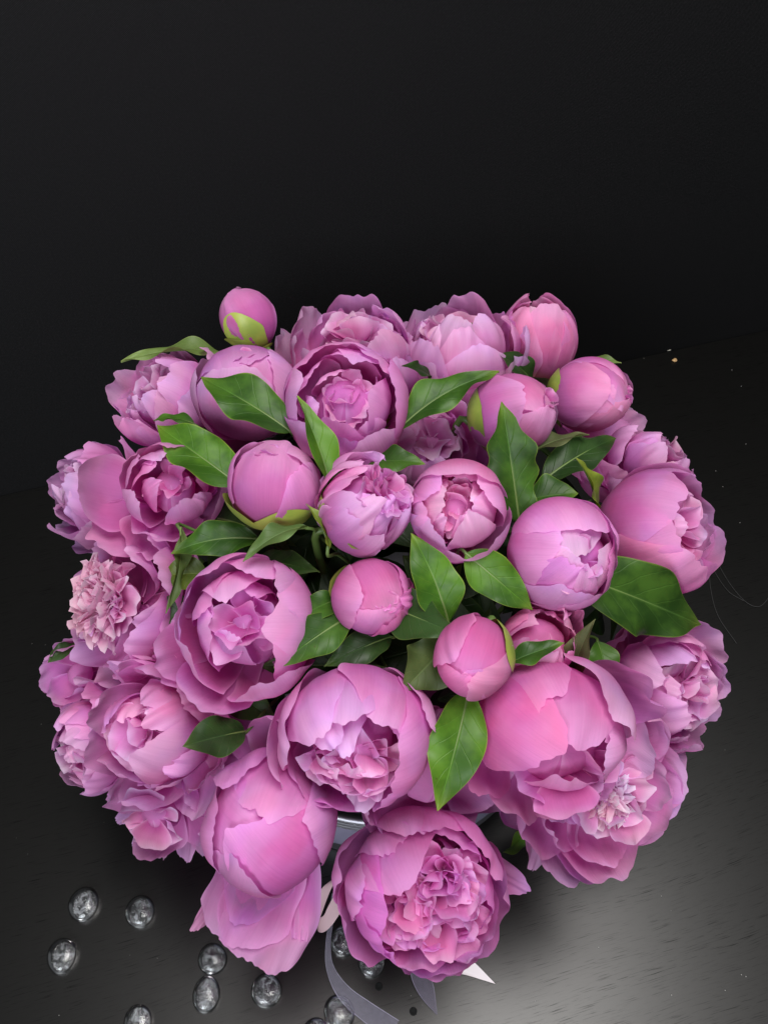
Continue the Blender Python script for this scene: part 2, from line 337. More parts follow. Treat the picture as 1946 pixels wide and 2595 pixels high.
# ------------------------------------------------------------------ petals
def petal_grid(rng, R, zs, az, end, wd, hinge=0.0, flare=0.0, ruf=0.03, cup=0.0, skew=0.0, notch=0.05,
               rnd=0.36, nu=41, nv=24, wr=0.010, tip=None, und=0.034, drift=None):
    """one petal: a patch of a ball of radius R round the flower's axis, from the stem up to the polar
    angle `end`, hinged outwards at the stem; returns (nv, nu, 3) and its uv"""
    az, end, wd, hinge = (math.radians(x) for x in (az, end, wd, hinge))
    u = np.linspace(-1, 1, nu); v = np.linspace(0, 1, nv) ** 0.9
    U, V = np.meshgrid(u, v)
    ph = rng.uniform(0, 6.28, 12)
    e = (np.sin(2.1 * u + ph[0]) * 0.8 + np.sin(4.6 * u + ph[1]) * 0.45 + np.sin(9.7 * u + ph[2]) * 0.13 + np.sin(23 * u + ph[3]) * 0.08 + np.sin(31 * u + ph[8]) * 0.10)
    tl = 1 - rnd * np.abs(u) ** 3.0 + notch * e * (1 - 0.4 * u * u) - notch * 0.6 * np.sin(ph[9]) ** 2 * np.exp(-((u - 0.5 * np.sin(ph[4])) / 0.13) ** 2)
    T = 0.02 + V * (tl[None, :] - 0.02)
    pol = math.pi - T * (math.pi - end)
    hw = wd * (0.20 + 0.80 * np.sin(np.pi / 2 * np.clip(T / 0.66, 0, 1))) * (1 - 0.20 * np.clip((T - 0.66) / 0.34, 0, 1) ** 2)
    hw = hw * (1 + 0.05 * np.sin(7 * T + ph[5]) * np.abs(U) + 0.03 * np.sin(17 * T + ph[6]) * np.abs(U))
    if drift is None: drift = rng.uniform(-0.10, 0.10)
    S = U * hw + drift * T ** 2
    D = np.stack([np.cos(S) * np.sin(pol), np.sin(S), np.cos(S) * np.cos(pol)], -1)
    sm = np.clip((T - 0.5) / 0.5, 0, 1)
    if tip is None: tip = rng.uniform(-0.07, 0.07)
    edge = np.maximum(np.abs(U) ** 4, np.clip(T, 0, 1) ** 5)
    wv = np.sin(2.6 * U + ph[7] + 2.0 * T) * np.sin(3.1 * T + ph[8])
    r = (1 + skew * U + cup * U * U * T + flare * sm ** 2 + tip * sm ** 5
         + ruf * edge * (np.sin(7.5 * U + 4 * T + ph[9]) + 0.6 * np.sin(13 * U - 7 * T + ph[10])) * 0.6
         + und * wv * T + 0.5 * und * np.sin(5.5 * U - 3 * T + ph[2]) * np.sin(6 * T + ph[6]) * T
         + wr * np.sin(15 * U + ph[11] + 2.5 * np.sin(3 * T + ph[3])) * T * (0.4 + 0.6 * np.sin(4 * U + ph[1])))
    P = D * (R * r)[..., None]
    P[..., 2] *= zs
    b = -R * zs; z = P[..., 2] - b; x = P[..., 0].copy()
    P[..., 0] = x * math.cos(hinge) + z * math.sin(hinge)
    P[..., 2] = b - x * math.sin(hinge) + z * math.cos(hinge)
    ca, sa = math.cos(az), math.sin(az); x = P[..., 0].copy(); y = P[..., 1].copy()
    P[..., 0] = x * ca - y * sa; P[..., 1] = x * sa + y * ca
    UV = np.stack([(U + 1) / 2, np.clip(T, 0, 1)], -1)
    return P, UV

def add_petal(parent, rng, R, zs, tint, name='petal', mat=None, **kw):
    sh = kw.pop('shift', 0.0); P, UV = petal_grid(rng, R, zs, **kw); P[..., 2] += sh
    o = link(name, grid_mesh(name, P, UV), mat or M_PETAL, parent)
    j = rng.uniform(0.90, 1.06); g = rng.uniform(0.86, 1.08)
    o.color = (min(1, tint[0] * j), min(1, tint[1] * j * g), min(1, tint[2] * j), 1)
    return o

def ruffle(rng, parent, tint, R, n, centre, spread, size, mat, nar=0.55, polar=(5, 70), azr=(0, 360), lift=0.0, name='inner_petal', asmesh=False, off=(0, 0)):
    """crumpled little petals that stand up from the heart of a flower, each leaning its own way"""
    grids = []
    for i in range(n):
        f = (i + 0.5) / n
        pol = polar[0] + (polar[1] - polar[0]) * math.sqrt(f)
        az = azr[0] + (azr[1] - azr[0]) * ((i * 0.381966) % 1.0) + rng.uniform(-14, 14)
        L = R * size * rng.uniform(0.75, 1.25); wdt = L * nar * rng.uniform(0.8, 1.25)
        nu, nv = (15, 14) if not asmesh else (5, 7)
        u = np.linspace(-1, 1, nu); v = np.linspace(0, 1, nv); U, V = np.meshgrid(u, v); ph = rng.uniform(0, 6.28, 8)
        e = np.sin(2.6 * u + ph[0]) * 0.6 + np.sin(5.5 * u + ph[1]) * 0.4 + np.sin(13 * u + ph[6]) * 0.14
        Tt = V * (1 - 0.30 * np.abs(u) ** 2.6 + 0.08 * e)[None, :]
        hw = wdt * (0.30 + 0.70 * np.sin(np.pi / 2 * np.clip(Tt / 0.7, 0, 1)))
        X = U * hw; Z = Tt * L
        bend = rng.uniform(-0.35, 0.55)
        Y = L * (-bend * Tt ** 2 + rng.uniform(0.05, 0.40) * U * U + 0.13 * np.sin(3.6 * U + ph[2]) * Tt ** 2 + 0.06 * np.sin(6.5 * U + 4 * Tt + ph[3]) * Tt ** 1.5)
        tw = rng.uniform(-0.7, 0.7) * Tt
        X, Y = X * np.cos(tw) - Y * np.sin(tw), X * np.sin(tw) + Y * np.cos(tw)
        P = np.stack([-Y, X, Z], -1)                # leans along +x
        a = math.radians(pol * 0.9 + rng.uniform(-12, 12)); ca, sa = math.cos(a), math.sin(a)
        P = np.stack([P[..., 0] * ca + P[..., 2] * sa, P[..., 1], -P[..., 0] * sa + P[..., 2] * ca], -1)
        rr = R * spread * math.sin(math.radians(pol)) * rng.uniform(0.8, 1.1)
        P[..., 0] += rr; P[..., 2] += R * (centre + lift * rng.uniform(0, 1)) + R * spread * 0.45 * math.cos(math.radians(pol))
        b = math.radians(az); cb, sb = math.cos(b), math.sin(b)
        P = np.stack([P[..., 0] * cb - P[..., 1] * sb, P[..., 0] * sb + P[..., 1] * cb, P[..., 2]], -1)
        P[..., 0] += off[0] * R; P[..., 1] += off[1] * R
        UV = np.stack([(U + 1) / 2, np.clip(Tt, 0, 1)], -1)
        if asmesh: grids.append((P, UV)); continue
        o = link(name, grid_mesh(name, P, UV), mat, parent)
        j = rng.uniform(0.90, 1.06); o.color = (min(1, tint[0] * j), min(1, tint[1] * j * rng.uniform(0.9, 1.1)), min(1, tint[2] * j), 1)
    if asmesh:
        o = link(name, merge_grids(name, grids), mat, parent); o['kind'] = 'stuff'; o.color = (*tint, 1)

def heart(parent, R, zs, tint, f, mat=None):
    """the closed heart of the flower: a lumpy ball of folded petals"""
    a = np.linspace(0, 2 * np.pi, 28, endpoint=False); t = np.linspace(0.0005, np.pi - 0.001, 16)
    A, Tt = np.meshgrid(a, t)
    r = R * f * (1 + (0.05 * np.sin(3 * A + 4 * Tt) + 0.03 * np.sin(7 * A - 4 * Tt)) * np.sin(Tt) ** 2)
    P = np.stack([r * np.sin(Tt) * np.cos(A), r * np.sin(Tt) * np.sin(A), r * zs * np.cos(Tt) - R * zs * (1 - f) * 0.6], -1)
    UV = np.stack([A / 6.2832, 0.25 + 0.35 * np.clip(1 - Tt / np.pi, 0, 1)], -1)
    o = link('heart', grid_mesh('heart', P, UV, closed_u=True), mat or M_PETAL, parent); o.color = (*tint, 1)

def sepals(parent, rng, R, zs, spec):
    for (az, end, wd) in spec:
        P, UV = petal_grid(rng, R * 1.035, zs, az, end, wd, ruf=0.01, notch=0.02, rnd=0.45, wr=0.004, nu=11, nv=12, flare=0.03)
        link('sepal', grid_mesh('sepal', P, UV), M_SEPAL, parent)
    # the green cup the sepals grow from
    a = np.linspace(0, 2 * np.pi, 14, endpoint=False); t = np.linspace(0, 1, 6); A, T = np.meshgrid(a, t)
    rr = R * (0.10 + 0.24 * T); P = np.stack([rr * np.cos(A), rr * np.sin(A), -R * zs * 1.10 + R * 0.10 * T ** 2], -1)
    link('calyx', grid_mesh('calyx', P, np.stack([A, T], -1), closed_u=True), M_SEPAL, parent)

def stem(parent, loc, quat, R, zs, foot):
    """stem: leaves the calyx along the axis and bends down into the box; in the flower's own frame"""
    q = Quaternion(quat); qi = q.inverted()
    p0 = Vector((0, 0, -R * zs * 1.02)); ft = qi @ (Vector(foot) - Vector(loc)); ft = Vector([a / b for a, b in zip(ft, parent.scale)])
    p1 = Vector((0, 0, -R * zs * 1.02 - 0.018)); mid = (p1 + ft) * 0.5 + (p1 - p0) * 0.5
    pts = bez([p0, p1, mid, ft], 14)
    me = grid_mesh('stem', tube(pts, np.full(len(pts), 0.0028), 8), closed_u=True)
    link('stem', me, M_STEM, parent)

def make_peony(i, d):
    rng = np.random.RandomState(d.get('seed', 100 + i))
    R = d['R']; zs = d.get('zs', 1.0); tint = d.get('tint', (1, 1, 1))  # tint also paints in the duller light on back and left flowers
    t = empty('peony_bud' if d.get('bud') else 'peony', d['loc'], d['quat'])
    tag(t, d['label'], 'flower bud' if d.get('bud') else 'flower', 'peonies in the bouquet')
    t.scale = d.get('scale') or tuple(rng.uniform(0.95, 1.05, 3))
    for row in d['layers']:
        n, rs, end, wd = row[:4]; kw = dict(row[4]) if len(row) > 4 else {}
        az0 = kw.pop('az', None); step = kw.pop('step', 360.0 / n); jit = kw.pop('jit', 12)
        hj = kw.pop('hj', 5); ej = kw.pop('ej', 8); hinge = kw.pop('hinge', 0); nm = kw.pop('name', 'petal'); skip = kw.pop('skip', ())
        mat = M_INNER if kw.pop('inner', False) else M_PETAL
        if az0 is None: az0 = rng.uniform(0, 360)
        for k in range(n):
            if k in skip: continue
            q = dict(kw); q.setdefault('skew', 0.035)
            add_petal(t, rng, R * rs * rng.uniform(0.985, 1.015), zs, tint, nm, mat, az=az0 + k * step + rng.uniform(-jit, jit),
                      end=end + rng.uniform(-ej, ej), wd=wd * rng.uniform(0.92, 1.08), hinge=hinge + rng.uniform(-hj, hj), **q)
    for row in d.get('extra', ()):
        kw = dict(row); rs = kw.pop('rs', 1.0); tn = kw.pop('tint', tint); z2 = kw.pop('zs', zs)
        add_petal(t, rng, R * rs, z2, tn, shift=(rs - 1) * R * zs if rs > 1.125 else 0.0, **kw)
    if d.get('heart'): heart(t, R, zs, tint, d['heart'])
    for kw in d.get('ruffles', ()):
        kw = dict(kw); m = {'inner': M_INNER, 'petal': M_PETAL, 'stamen': M_STAMEN}[kw.pop('mat', 'inner')]
        tn = kw.pop('tint', tint)
        ruffle(rng, t, tn, R, mat=m, **kw)
    if d.get('sepals'): sepals(t, rng, R, zs, d['sepals'])
    stem(t, d['loc'], d['quat'], R, zs, d['foot'])
    return t

# ------------------------------------------------------------------ leaves
def make_leaf(i, d):
    rng = np.random.RandomState(900 + i)
    B, T, n0 = (np.array(d[k], float) for k in ('base', 'tip', 'n'))
    L = np.linalg.norm(T - B); ax = (T - B) / L
    n0 = n0 - ax * (n0 @ ax); n0 /= np.linalg.norm(n0); side = np.cross(ax, n0)
    W = d['w'] / 2; nu, nv = 15, 30
    arch = d.get('arch', 0.10); fold = d.get('fold', 0.35); wave = d.get('wave', 0.05) * 1.15; bend = d.get('bend', 0.0); tw = d.get('twist', 0.0)
    u = np.linspace(-1, 1, nu); v = np.linspace(0, 1, nv); U, V = np.meshgrid(u, v); ph = rng.uniform(0, 6.28, 6)
    pk = d.get('peak', 0.42)
    prof = np.where(V < pk, np.sin(np.pi / 2 * np.clip(V / pk, 0, 1)) ** 0.65, np.clip(1 - np.clip((V - pk) / (1 - pk), 0, 1) ** 2.0, 0, 1) * (1 - 0.22 * np.clip((V - pk) / (1 - pk), 0, 1)))
    prof = np.maximum(prof, 0.015)
    scal = 1 + d.get('scal', wave * 0.9) * np.sin((d.get('sfreq', 14) + 3 * np.sin(ph[0])) * V + ph[1] * np.sign(U)) * np.abs(U) ** 3 * 0.8
    S = U * W * prof * scal
    h = L * arch * 4 * V * (1 - V) * (1 - 0.3 * V)
    up = fold * np.abs(S) - 0.25 * fold * S * S / W + L * wave * np.sin(11 * V + ph[2] + 1.2 * np.sign(U)) * np.abs(U) ** 2.5 * prof + L * 0.012 * np.sin(17 * V + 3 * U + ph[3]) * np.abs(U)
    ang = tw * V; cs, sn = np.cos(ang), np.sin(ang)
    s2 = S * cs - up * sn; u2 = S * sn + up * cs
    P = (ax[None, None] * (V * L)[..., None] + side * (s2 + L * bend * 4 * V * (1 - V))[..., None] + n0 * (u2 + h)[..., None])
    t = empty('leaf', B); tag(t, d['label'], 'leaf', 'peony leaves between the flowers')
    UV = np.stack([(U + 1) / 2, V], -1)
    bl = link('blade', grid_mesh('blade', P, UV), M_LEAF[d['m']], t)
    c = d.get('tint', (1, 1, 1)); bl.color = (*c, 1)
    mid = P[:, nu // 2] - n0 * 0.0006
    rad = np.linspace(0.0013, 0.0003, nv) * min(1.0, L / 0.06)
    mr = link('midrib', grid_mesh('midrib', tube(mid, rad, 6), closed_u=True), M_LEAF_RIB, bl)
    st = bez([P[0, nu // 2] + ax * 0.002, P[0, nu // 2] - ax * 0.004 - n0 * 0.004, (np.array(d['foot']) - B) * 0.35, np.array(d['foot']) - B], 10)
    link('stalk', grid_mesh('stalk', tube(st, np.full(10, 0.0012), 6), closed_u=True), M_STEM, t)
M_LEAF_RIB = simple('leaf_rib', (0.13, 0.20, 0.05), 0.5)

# ------------------------------------------------------------------ where everything stands (metres)
FLOWERS = [
  {'loc': (-0.1216, 0.2413, 0.3496), 'quat': (-0.20895, -0.18285, 0.40323, 0.87196), 'R': 0.0258, 'label': "small closed pink bud with yellow-green sepals at the bouquet's top left corner", 'foot': (-0.0547, 0.1278, 0.1), 'tint': (0.97, 0.92, 0.95), 'bud': 1, 'zs': 1.1, 'heart': 0.88, 'layers': [(3, 0.9, 6, 64, {'ruf': 0.02, 'notch': 0.04, 'az': 290})], 'extra': [{'az': 200, 'rs': 0.95, 'end': -28, 'wd': 68, 'tip': 0.03, 'und': 0.05, 'notch': 0.05, 'wr': 0.014}, {'az': 355, 'rs': 0.98, 'end': 6, 'wd': 70, 'tip': 0.03, 'und': 0.05, 'notch': 0.05, 'wr': 0.014, 'skew': 0.03}, {'az': 455, 'rs': 1.01, 'end': 22, 'wd': 60, 'tip': 0.02, 'und': 0.05, 'notch': 0.05, 'wr': 0.014, 'skew': -0.02}, {'az': 270, 'rs': 1.03, 'end': 38, 'wd': 56, 'tip': 0.02, 'und': 0.05, 'notch': 0.05, 'wr': 0.014, 'skew': 0.03}], 'sepals': ((52, 74, 44), (5, 100, 34), (-70, 122, 30)), 'ruffles': [{'n': 4, 'centre': 0.8800000000000001, 'spread': 0.16, 'size': 0.2, 'polar': (5, 75), 'mat': 'petal', 'nar': 0.8}]},
  {'loc': (-0.0199, 0.1792, 0.3696), 'quat': (0.70502, -0.05429, -0.05429, -0.70502), 'R': 0.0471, 'label': 'open ruffled peony at the back, behind the large cup with the dark opening', 'foot': (-0.0089, 0.0999, 0.1), 'tint': (0.95, 1.02, 0.98), 'zs': 0.95, 'heart': 0.5, 'layers': [(8, 1.08, 58, 44, {'hinge': 26, 'hj': 12, 'jit': 20, 'ruf': 0.08, 'und': 0.12, 'notch': 0.06, 'skew': 0.06, 'flare': 0.04}), (6, 1.0, 48, 42, {'hinge': 11.700000000000001, 'hj': 10, 'jit': 22, 'ruf': 0.07, 'und': 0.08, 'notch': 0.06, 'ej': 14}), (5, 0.86, 40, 38, {'hinge': 6, 'hj': 9, 'jit': 26, 'ruf': 0.07, 'und': 0.07, 'ej': 16}), (4, 0.7, 34, 34, {'hinge': 4, 'hj': 10, 'jit': 30, 'ruf': 0.09, 'und': 0.08, 'inner': 1})], 'ruffles': [{'n': 16, 'centre': 0.0, 'spread': 0.36, 'size': 0.46, 'polar': (0, 70), 'nar': 0.65}], 'extra': [{'az': 262, 'rs': 1.05, 'end': 40, 'wd': 34, 'hinge': 42, 'notch': 0.04, 'rnd': 0.5}, {'az': 0, 'rs': 1.0, 'end': 58, 'wd': 50, 'hinge': 4}]},
  {'loc': (0.0619, 0.1963, 0.3558), 'quat': (0.72044, -0.135, -0.09064, -0.67419), 'R': 0.0446, 'label': 'open peony at the back beside the upright dark pink bud at the top right', 'foot': (0.0278, 0.1076, 0.1), 'tint': (0.95, 1.02, 0.98), 'zs': 1.0, 'heart': 0.5, 'layers': [(6, 1.08, 58, 44, {'hinge': 14, 'hj': 12, 'jit': 20, 'ruf': 0.08, 'und': 0.12, 'notch': 0.06, 'skew': 0.06, 'flare': 0.04}), (6, 1.0, 48, 42, {'hinge': 6.3, 'hj': 10, 'jit': 22, 'ruf': 0.07, 'und': 0.08, 'notch': 0.06, 'ej': 14}), (5, 0.86, 40, 38, {'hinge': 6, 'hj': 9, 'jit': 26, 'ruf': 0.07, 'und': 0.07, 'ej': 16}), (4, 0.7, 34, 34, {'hinge': 4, 'hj': 10, 'jit': 30, 'ruf': 0.09, 'und': 0.08, 'inner': 1})], 'ruffles': [{'n': 10, 'centre': 0.0, 'spread': 0.36, 'size': 0.46, 'polar': (0, 70), 'nar': 0.65}], 'extra': [{'az': 10, 'rs': 1.06, 'end': 52, 'wd': 52, 'hinge': 8}]},
  {'loc': (0.1379, 0.2273, 0.3358), 'quat': (0.71815, -0.18266, -0.13227, -0.65834), 'R': 0.0376, 'label': 'half-open deep pink peony bud at the top right of the bouquet', 'foot': (0.0621, 0.1215, 0.1), 'tint': (1.0, 0.86, 0.9), 'zs': 1.08, 'heart': 0.6, 'layers': [(5, 1.0, 34, 50, {'ruf': 0.03, 'flare': 0.02, 'ej': 14, 'jit': 16}), (5, 0.92, 28, 46, {'ruf': 0.04, 'ej': 14, 'jit': 20, 'hj': 6}), (4, 0.8, 24, 42, {'ruf': 0.06, 'inner': 1, 'flare': 0.02, 'ej': 16, 'jit': 28, 'hj': 9}), (4, 0.66, 22, 38, {'ruf': 0.08, 'inner': 1, 'flare': 0.05, 'ej': 16, 'jit': 30, 'hj': 12})], 'ruffles': [{'n': 10, 'centre': -0.05, 'spread': 0.3, 'size': 0.46, 'polar': (0, 55)}], 'sepals': ((-20, 120, 34), (100, 118, 34), (220, 118, 34)), 'bud': 1},
  {'loc': (0.169, 0.1439, 0.3524), 'quat': (0.68631, -0.09232, 0.52211, -0.49786), 'R': 0.0328, 'label': 'smooth pink bud right of the bud with a yellow-green calyx at its left edge', 'foot': (0.076, 0.084, 0.1), 'tint': (1.0, 0.86, 0.9), 'bud': 1, 'zs': 1.02, 'heart': 0.88, 'layers': [(3, 0.9, 14, 64, {'ruf': 0.02, 'notch': 0.04, 'az': 290})], 'extra': [{'az': 200, 'rs': 0.95, 'end': -20, 'wd': 68, 'tip': 0.03, 'und': 0.05, 'notch': 0.05, 'wr': 0.014}, {'az': 355, 'rs': 0.98, 'end': 14, 'wd': 70, 'tip': 0.03, 'und': 0.05, 'notch': 0.05, 'wr': 0.014, 'skew': 0.03}, {'az': 455, 'rs': 1.01, 'end': 30, 'wd': 60, 'tip': 0.02, 'und': 0.05, 'notch': 0.05, 'wr': 0.014, 'skew': -0.02}, {'az': 270, 'rs': 1.03, 'end': 46, 'wd': 56, 'tip': 0.02, 'und': 0.05, 'notch': 0.05, 'wr': 0.014, 'skew': 0.03}], 'sepals': ((250, 112, 36), (320, 118, 34), (120, 120, 30)), 'ruffles': [{'n': 4, 'centre': 0.8160000000000001, 'spread': 0.16, 'size': 0.2, 'polar': (5, 75), 'mat': 'petal', 'nar': 0.8}]},
  {'loc': (0.2148, 0.1542, 0.2945), 'quat': (0.78934, -0.19515, 0.33698, -0.47467), 'R': 0.0378, 'label': 'pale pink loose peony peeking out behind the smooth bud at the upper right', 'foot': (0.0967, 0.0886, 0.1), 'tint': (1, 1.3, 1.12), 'zs': 0.9, 'heart': 0.5, 'layers': [(6, 1.1, 60, 46, {'hinge': 46, 'ruf': 0.04, 'flare': 0.05}), (5, 1.0, 52, 46, {'hinge': 26, 'ruf': 0.04})], 'extra': [{'az': 120, 'rs': 1.3, 'end': 66, 'wd': 40, 'hinge': 36}, {'az': 70, 'rs': 1.35, 'end': 66, 'wd': 36, 'hinge': 40}]},
  {'loc': (0.2396, 0.1226, 0.2905), 'quat': (0.82824, -0.26244, 0.23397, -0.43635), 'R': 0.0354, 'label': 'flat lilac pink peony tucked above the large cupped bloom at the right edge', 'foot': (0.1078, 0.0744, 0.1), 'tint': (0.97, 1.0, 1.0), 'zs': 0.8, 'heart': 0.5, 'layers': [(7, 1.08, 58, 44, {'hinge': 36, 'hj': 12, 'jit': 20, 'ruf': 0.08, 'und': 0.12, 'notch': 0.06, 'skew': 0.06, 'flare': 0.04}), (6, 1.0, 48, 42, {'hinge': 16.2, 'hj': 10, 'jit': 22, 'ruf': 0.07, 'und': 0.08, 'notch': 0.06, 'ej': 14}), (5, 0.86, 40, 38, {'hinge': 6, 'hj': 9, 'jit': 26, 'ruf': 0.07, 'und': 0.07, 'ej': 16}), (4, 0.7, 34, 34, {'hinge': 4, 'hj': 10, 'jit': 30, 'ruf': 0.09, 'und': 0.08, 'inner': 1})], 'ruffles': [{'n': 14, 'centre': 0.0, 'spread': 0.36, 'size': 0.46, 'polar': (0, 70), 'nar': 0.65}]},
  {'loc': (0.2187, 0.0345, 0.3124), 'quat': (0.7478, -0.06271, 0.35338, -0.55856), 'R': 0.0486, 'label': 'large cupped peony with hot pink outer petal at the right edge of the bouquet', 'foot': (0.0984, 0.0348, 0.1), 'tint': (1, 0.88, 0.97), 'zs': 1.0, 'heart': 0.5, 'layers': [(4, 0.8, 52, 40, {'ruf': 0.06, 'inner': 1, 'jit': 20}), (4, 0.66, 40, 36, {'ruf': 0.08, 'inner': 1, 'hj': 10, 'jit': 30})], 'ruffles': [{'n': 16, 'centre': -0.02, 'spread': 0.34, 'size': 0.42, 'polar': (0, 65)}], 'extra': [{'az': 190, 'rs': 1.03, 'end': 56, 'wd': 54}, {'az': 235, 'rs': 1.05, 'end': 40, 'wd': 52, 'tint': (0.97, 0.8, 0.92)}, {'az': 145, 'rs': 1.06, 'end': 62, 'wd': 48, 'hinge': 4}, {'az': 100, 'rs': 1.04, 'end': 64, 'wd': 48, 'hinge': 4, 'tint': (0.97, 0.85, 1)}, {'az': 55, 'rs': 1.05, 'end': 60, 'wd': 54, 'hinge': 3, 'tint': (1, 0.92, 1)}, {'az': 325, 'rs': 1.07, 'end': 46, 'wd': 56, 'tip': -0.04, 'tint': (1, 0.7, 0.8)}, {'az': 290, 'rs': 1.02, 'end': 44, 'wd': 50, 'tint': (1, 0.8, 0.88)}, {'az': 15, 'rs': 1.0, 'end': 54, 'wd': 50}]},
  {'loc': (0.0938, 0.0784, 0.3983), 'quat': (0.74369, -0.13654, 0.4279, -0.49516), 'R': 0.0316, 'label': 'round pink bud with a green base on its left, behind the wavy upright leaf', 'foot': (0.0422, 0.0545, 0.1), 'tint': (0.99, 0.93, 0.95), 'bud': 1, 'zs': 1.02, 'heart': 0.88, 'layers': [(3, 0.9, 12, 64, {'ruf': 0.02, 'notch': 0.04, 'az': 290})], 'extra': [{'az': 200, 'rs': 0.95, 'end': -22, 'wd': 68, 'tip': 0.03, 'und': 0.05, 'notch': 0.05, 'wr': 0.014}, {'az': 355, 'rs': 0.98, 'end': 12, 'wd': 70, 'tip': 0.03, 'und': 0.05, 'notch': 0.05, 'wr': 0.014, 'skew': 0.03}, {'az': 455, 'rs': 1.01, 'end': 28, 'wd': 60, 'tip': 0.02, 'und': 0.05, 'notch': 0.05, 'wr': 0.014, 'skew': -0.02}, {'az': 270, 'rs': 1.03, 'end': 44, 'wd': 56, 'tip': 0.02, 'und': 0.05, 'notch': 0.05, 'wr': 0.014, 'skew': 0.03}], 'sepals': ((265, 100, 46), (330, 118, 34), (180, 118, 34)), 'ruffles': [{'n': 4, 'centre': 0.8160000000000001, 'spread': 0.16, 'size': 0.2, 'polar': (5, 75), 'mat': 'petal', 'nar': 0.8}]},
  {'loc': (-0.0269, 0.0726, 0.4143), 'quat': (0.69588, 0.13502, 0.14819, -0.68961), 'R': 0.0429, 'label': 'large globe-shaped peony cup with a dark opening, topmost of the centre', 'foot': (-0.0121, 0.0519, 0.1), 'tint': (0.97, 0.88, 0.96), 'zs': 1.0, 'heart': 0.55, 'layers': [(4, 0.78, 44, 42, {'ruf': 0.04, 'jit': 20, 'ej': 12}), (4, 0.64, 40, 38, {'ruf': 0.06, 'inner': 1, 'jit': 30, 'hj': 8})], 'ruffles': [{'n': 12, 'centre': -0.1, 'spread': 0.28, 'size': 0.34, 'polar': (0, 60)}], 'sepals': ((0, 122, 30), (120, 120, 30), (240, 120, 30)), 'extra': [{'az': 180, 'rs': 1.0, 'end': 46, 'wd': 56, 'tint': (0.95, 0.85, 0.95)}, {'az': 225, 'rs': 1.03, 'end': 46, 'wd': 48}, {'az': 140, 'rs': 0.97, 'end': 48, 'wd': 44}, {'az': 92, 'rs': 1.04, 'end': 44, 'wd': 48}, {'az': 268, 'rs': 1.0, 'end': 46, 'wd': 48}, {'az': 322, 'rs': 1.05, 'end': 54, 'wd': 48, 'tint': (1, 1.05, 1)}, {'az': 35, 'rs': 1.07, 'end': 58, 'wd': 50, 'tint': (1, 1.08, 1.02)}, {'az': 355, 'rs': 0.95, 'end': 50, 'wd': 44}, {'az': 160, 'rs': 0.9, 'end': 36, 'wd': 40, 'tip': -0.05}]},
  {'loc': (-0.1095, 0.1307, 0.3677), 'quat': (0.68319, 0.01655, -0.04184, -0.72885), 'R': 0.0415, 'label': 'large closed mauve bud half hidden by a broad leaf, upper left', 'foot': (-0.0493, 0.0781, 0.1), 'tint': (0.95, 0.98, 1.0), 'bud': 1, 'zs': 0.95, 'heart': 0.88, 'layers': [(3, 0.9, 14, 64, {'ruf': 0.02, 'notch': 0.04, 'az': 290})], 'extra': [{'az': 200, 'rs': 0.95, 'end': -20, 'wd': 68, 'tip': 0.03, 'und': 0.05, 'notch': 0.05, 'wr': 0.014}, {'az': 355, 'rs': 0.98, 'end': 14, 'wd': 70, 'tip': 0.03, 'und': 0.05, 'notch': 0.05, 'wr': 0.014, 'skew': 0.03}, {'az': 455, 'rs': 1.01, 'end': 30, 'wd': 60, 'tip': 0.02, 'und': 0.05, 'notch': 0.05, 'wr': 0.014, 'skew': -0.02}, {'az': 270, 'rs': 1.03, 'end': 46, 'wd': 56, 'tip': 0.02, 'und': 0.05, 'notch': 0.05, 'wr': 0.014, 'skew': 0.03}, {'az': 330, 'rs': 1.1, 'end': 95, 'wd': 40, 'hinge': 22, 'tint': (1, 0.95, 0.95)}], 'sepals': None, 'ruffles': [{'n': 4, 'centre': 0.76, 'spread': 0.16, 'size': 0.2, 'polar': (5, 75), 'mat': 'petal', 'nar': 0.8}]},
  {'loc': (-0.1968, 0.1815, 0.3127), 'quat': (0.5551, 0.24403, -0.12523, -0.78526), 'R': 0.0387, 'label': 'half-open dusky pink peony at the upper left edge under the long pale leaf', 'foot': (-0.0886, 0.1009, 0.1), 'tint': (0.95, 1.05, 1.0), 'zs': 1.02, 'heart': 0.5, 'layers': [(5, 1.08, 58, 44, {'hinge': 10, 'hj': 12, 'jit': 20, 'ruf': 0.08, 'und': 0.12, 'notch': 0.06, 'skew': 0.06, 'flare': 0.04}), (6, 1.0, 48, 42, {'hinge': 4.5, 'hj': 10, 'jit': 22, 'ruf': 0.07, 'und': 0.08, 'notch': 0.06, 'ej': 14}), (5, 0.86, 40, 38, {'hinge': 6, 'hj': 9, 'jit': 26, 'ruf': 0.07, 'und': 0.07, 'ej': 16}), (4, 0.7, 34, 34, {'hinge': 4, 'hj': 10, 'jit': 30, 'ruf': 0.09, 'und': 0.08, 'inner': 1})], 'ruffles': [{'n': 6, 'centre': 0.0, 'spread': 0.36, 'size': 0.46, 'polar': (0, 70), 'nar': 0.65}]},
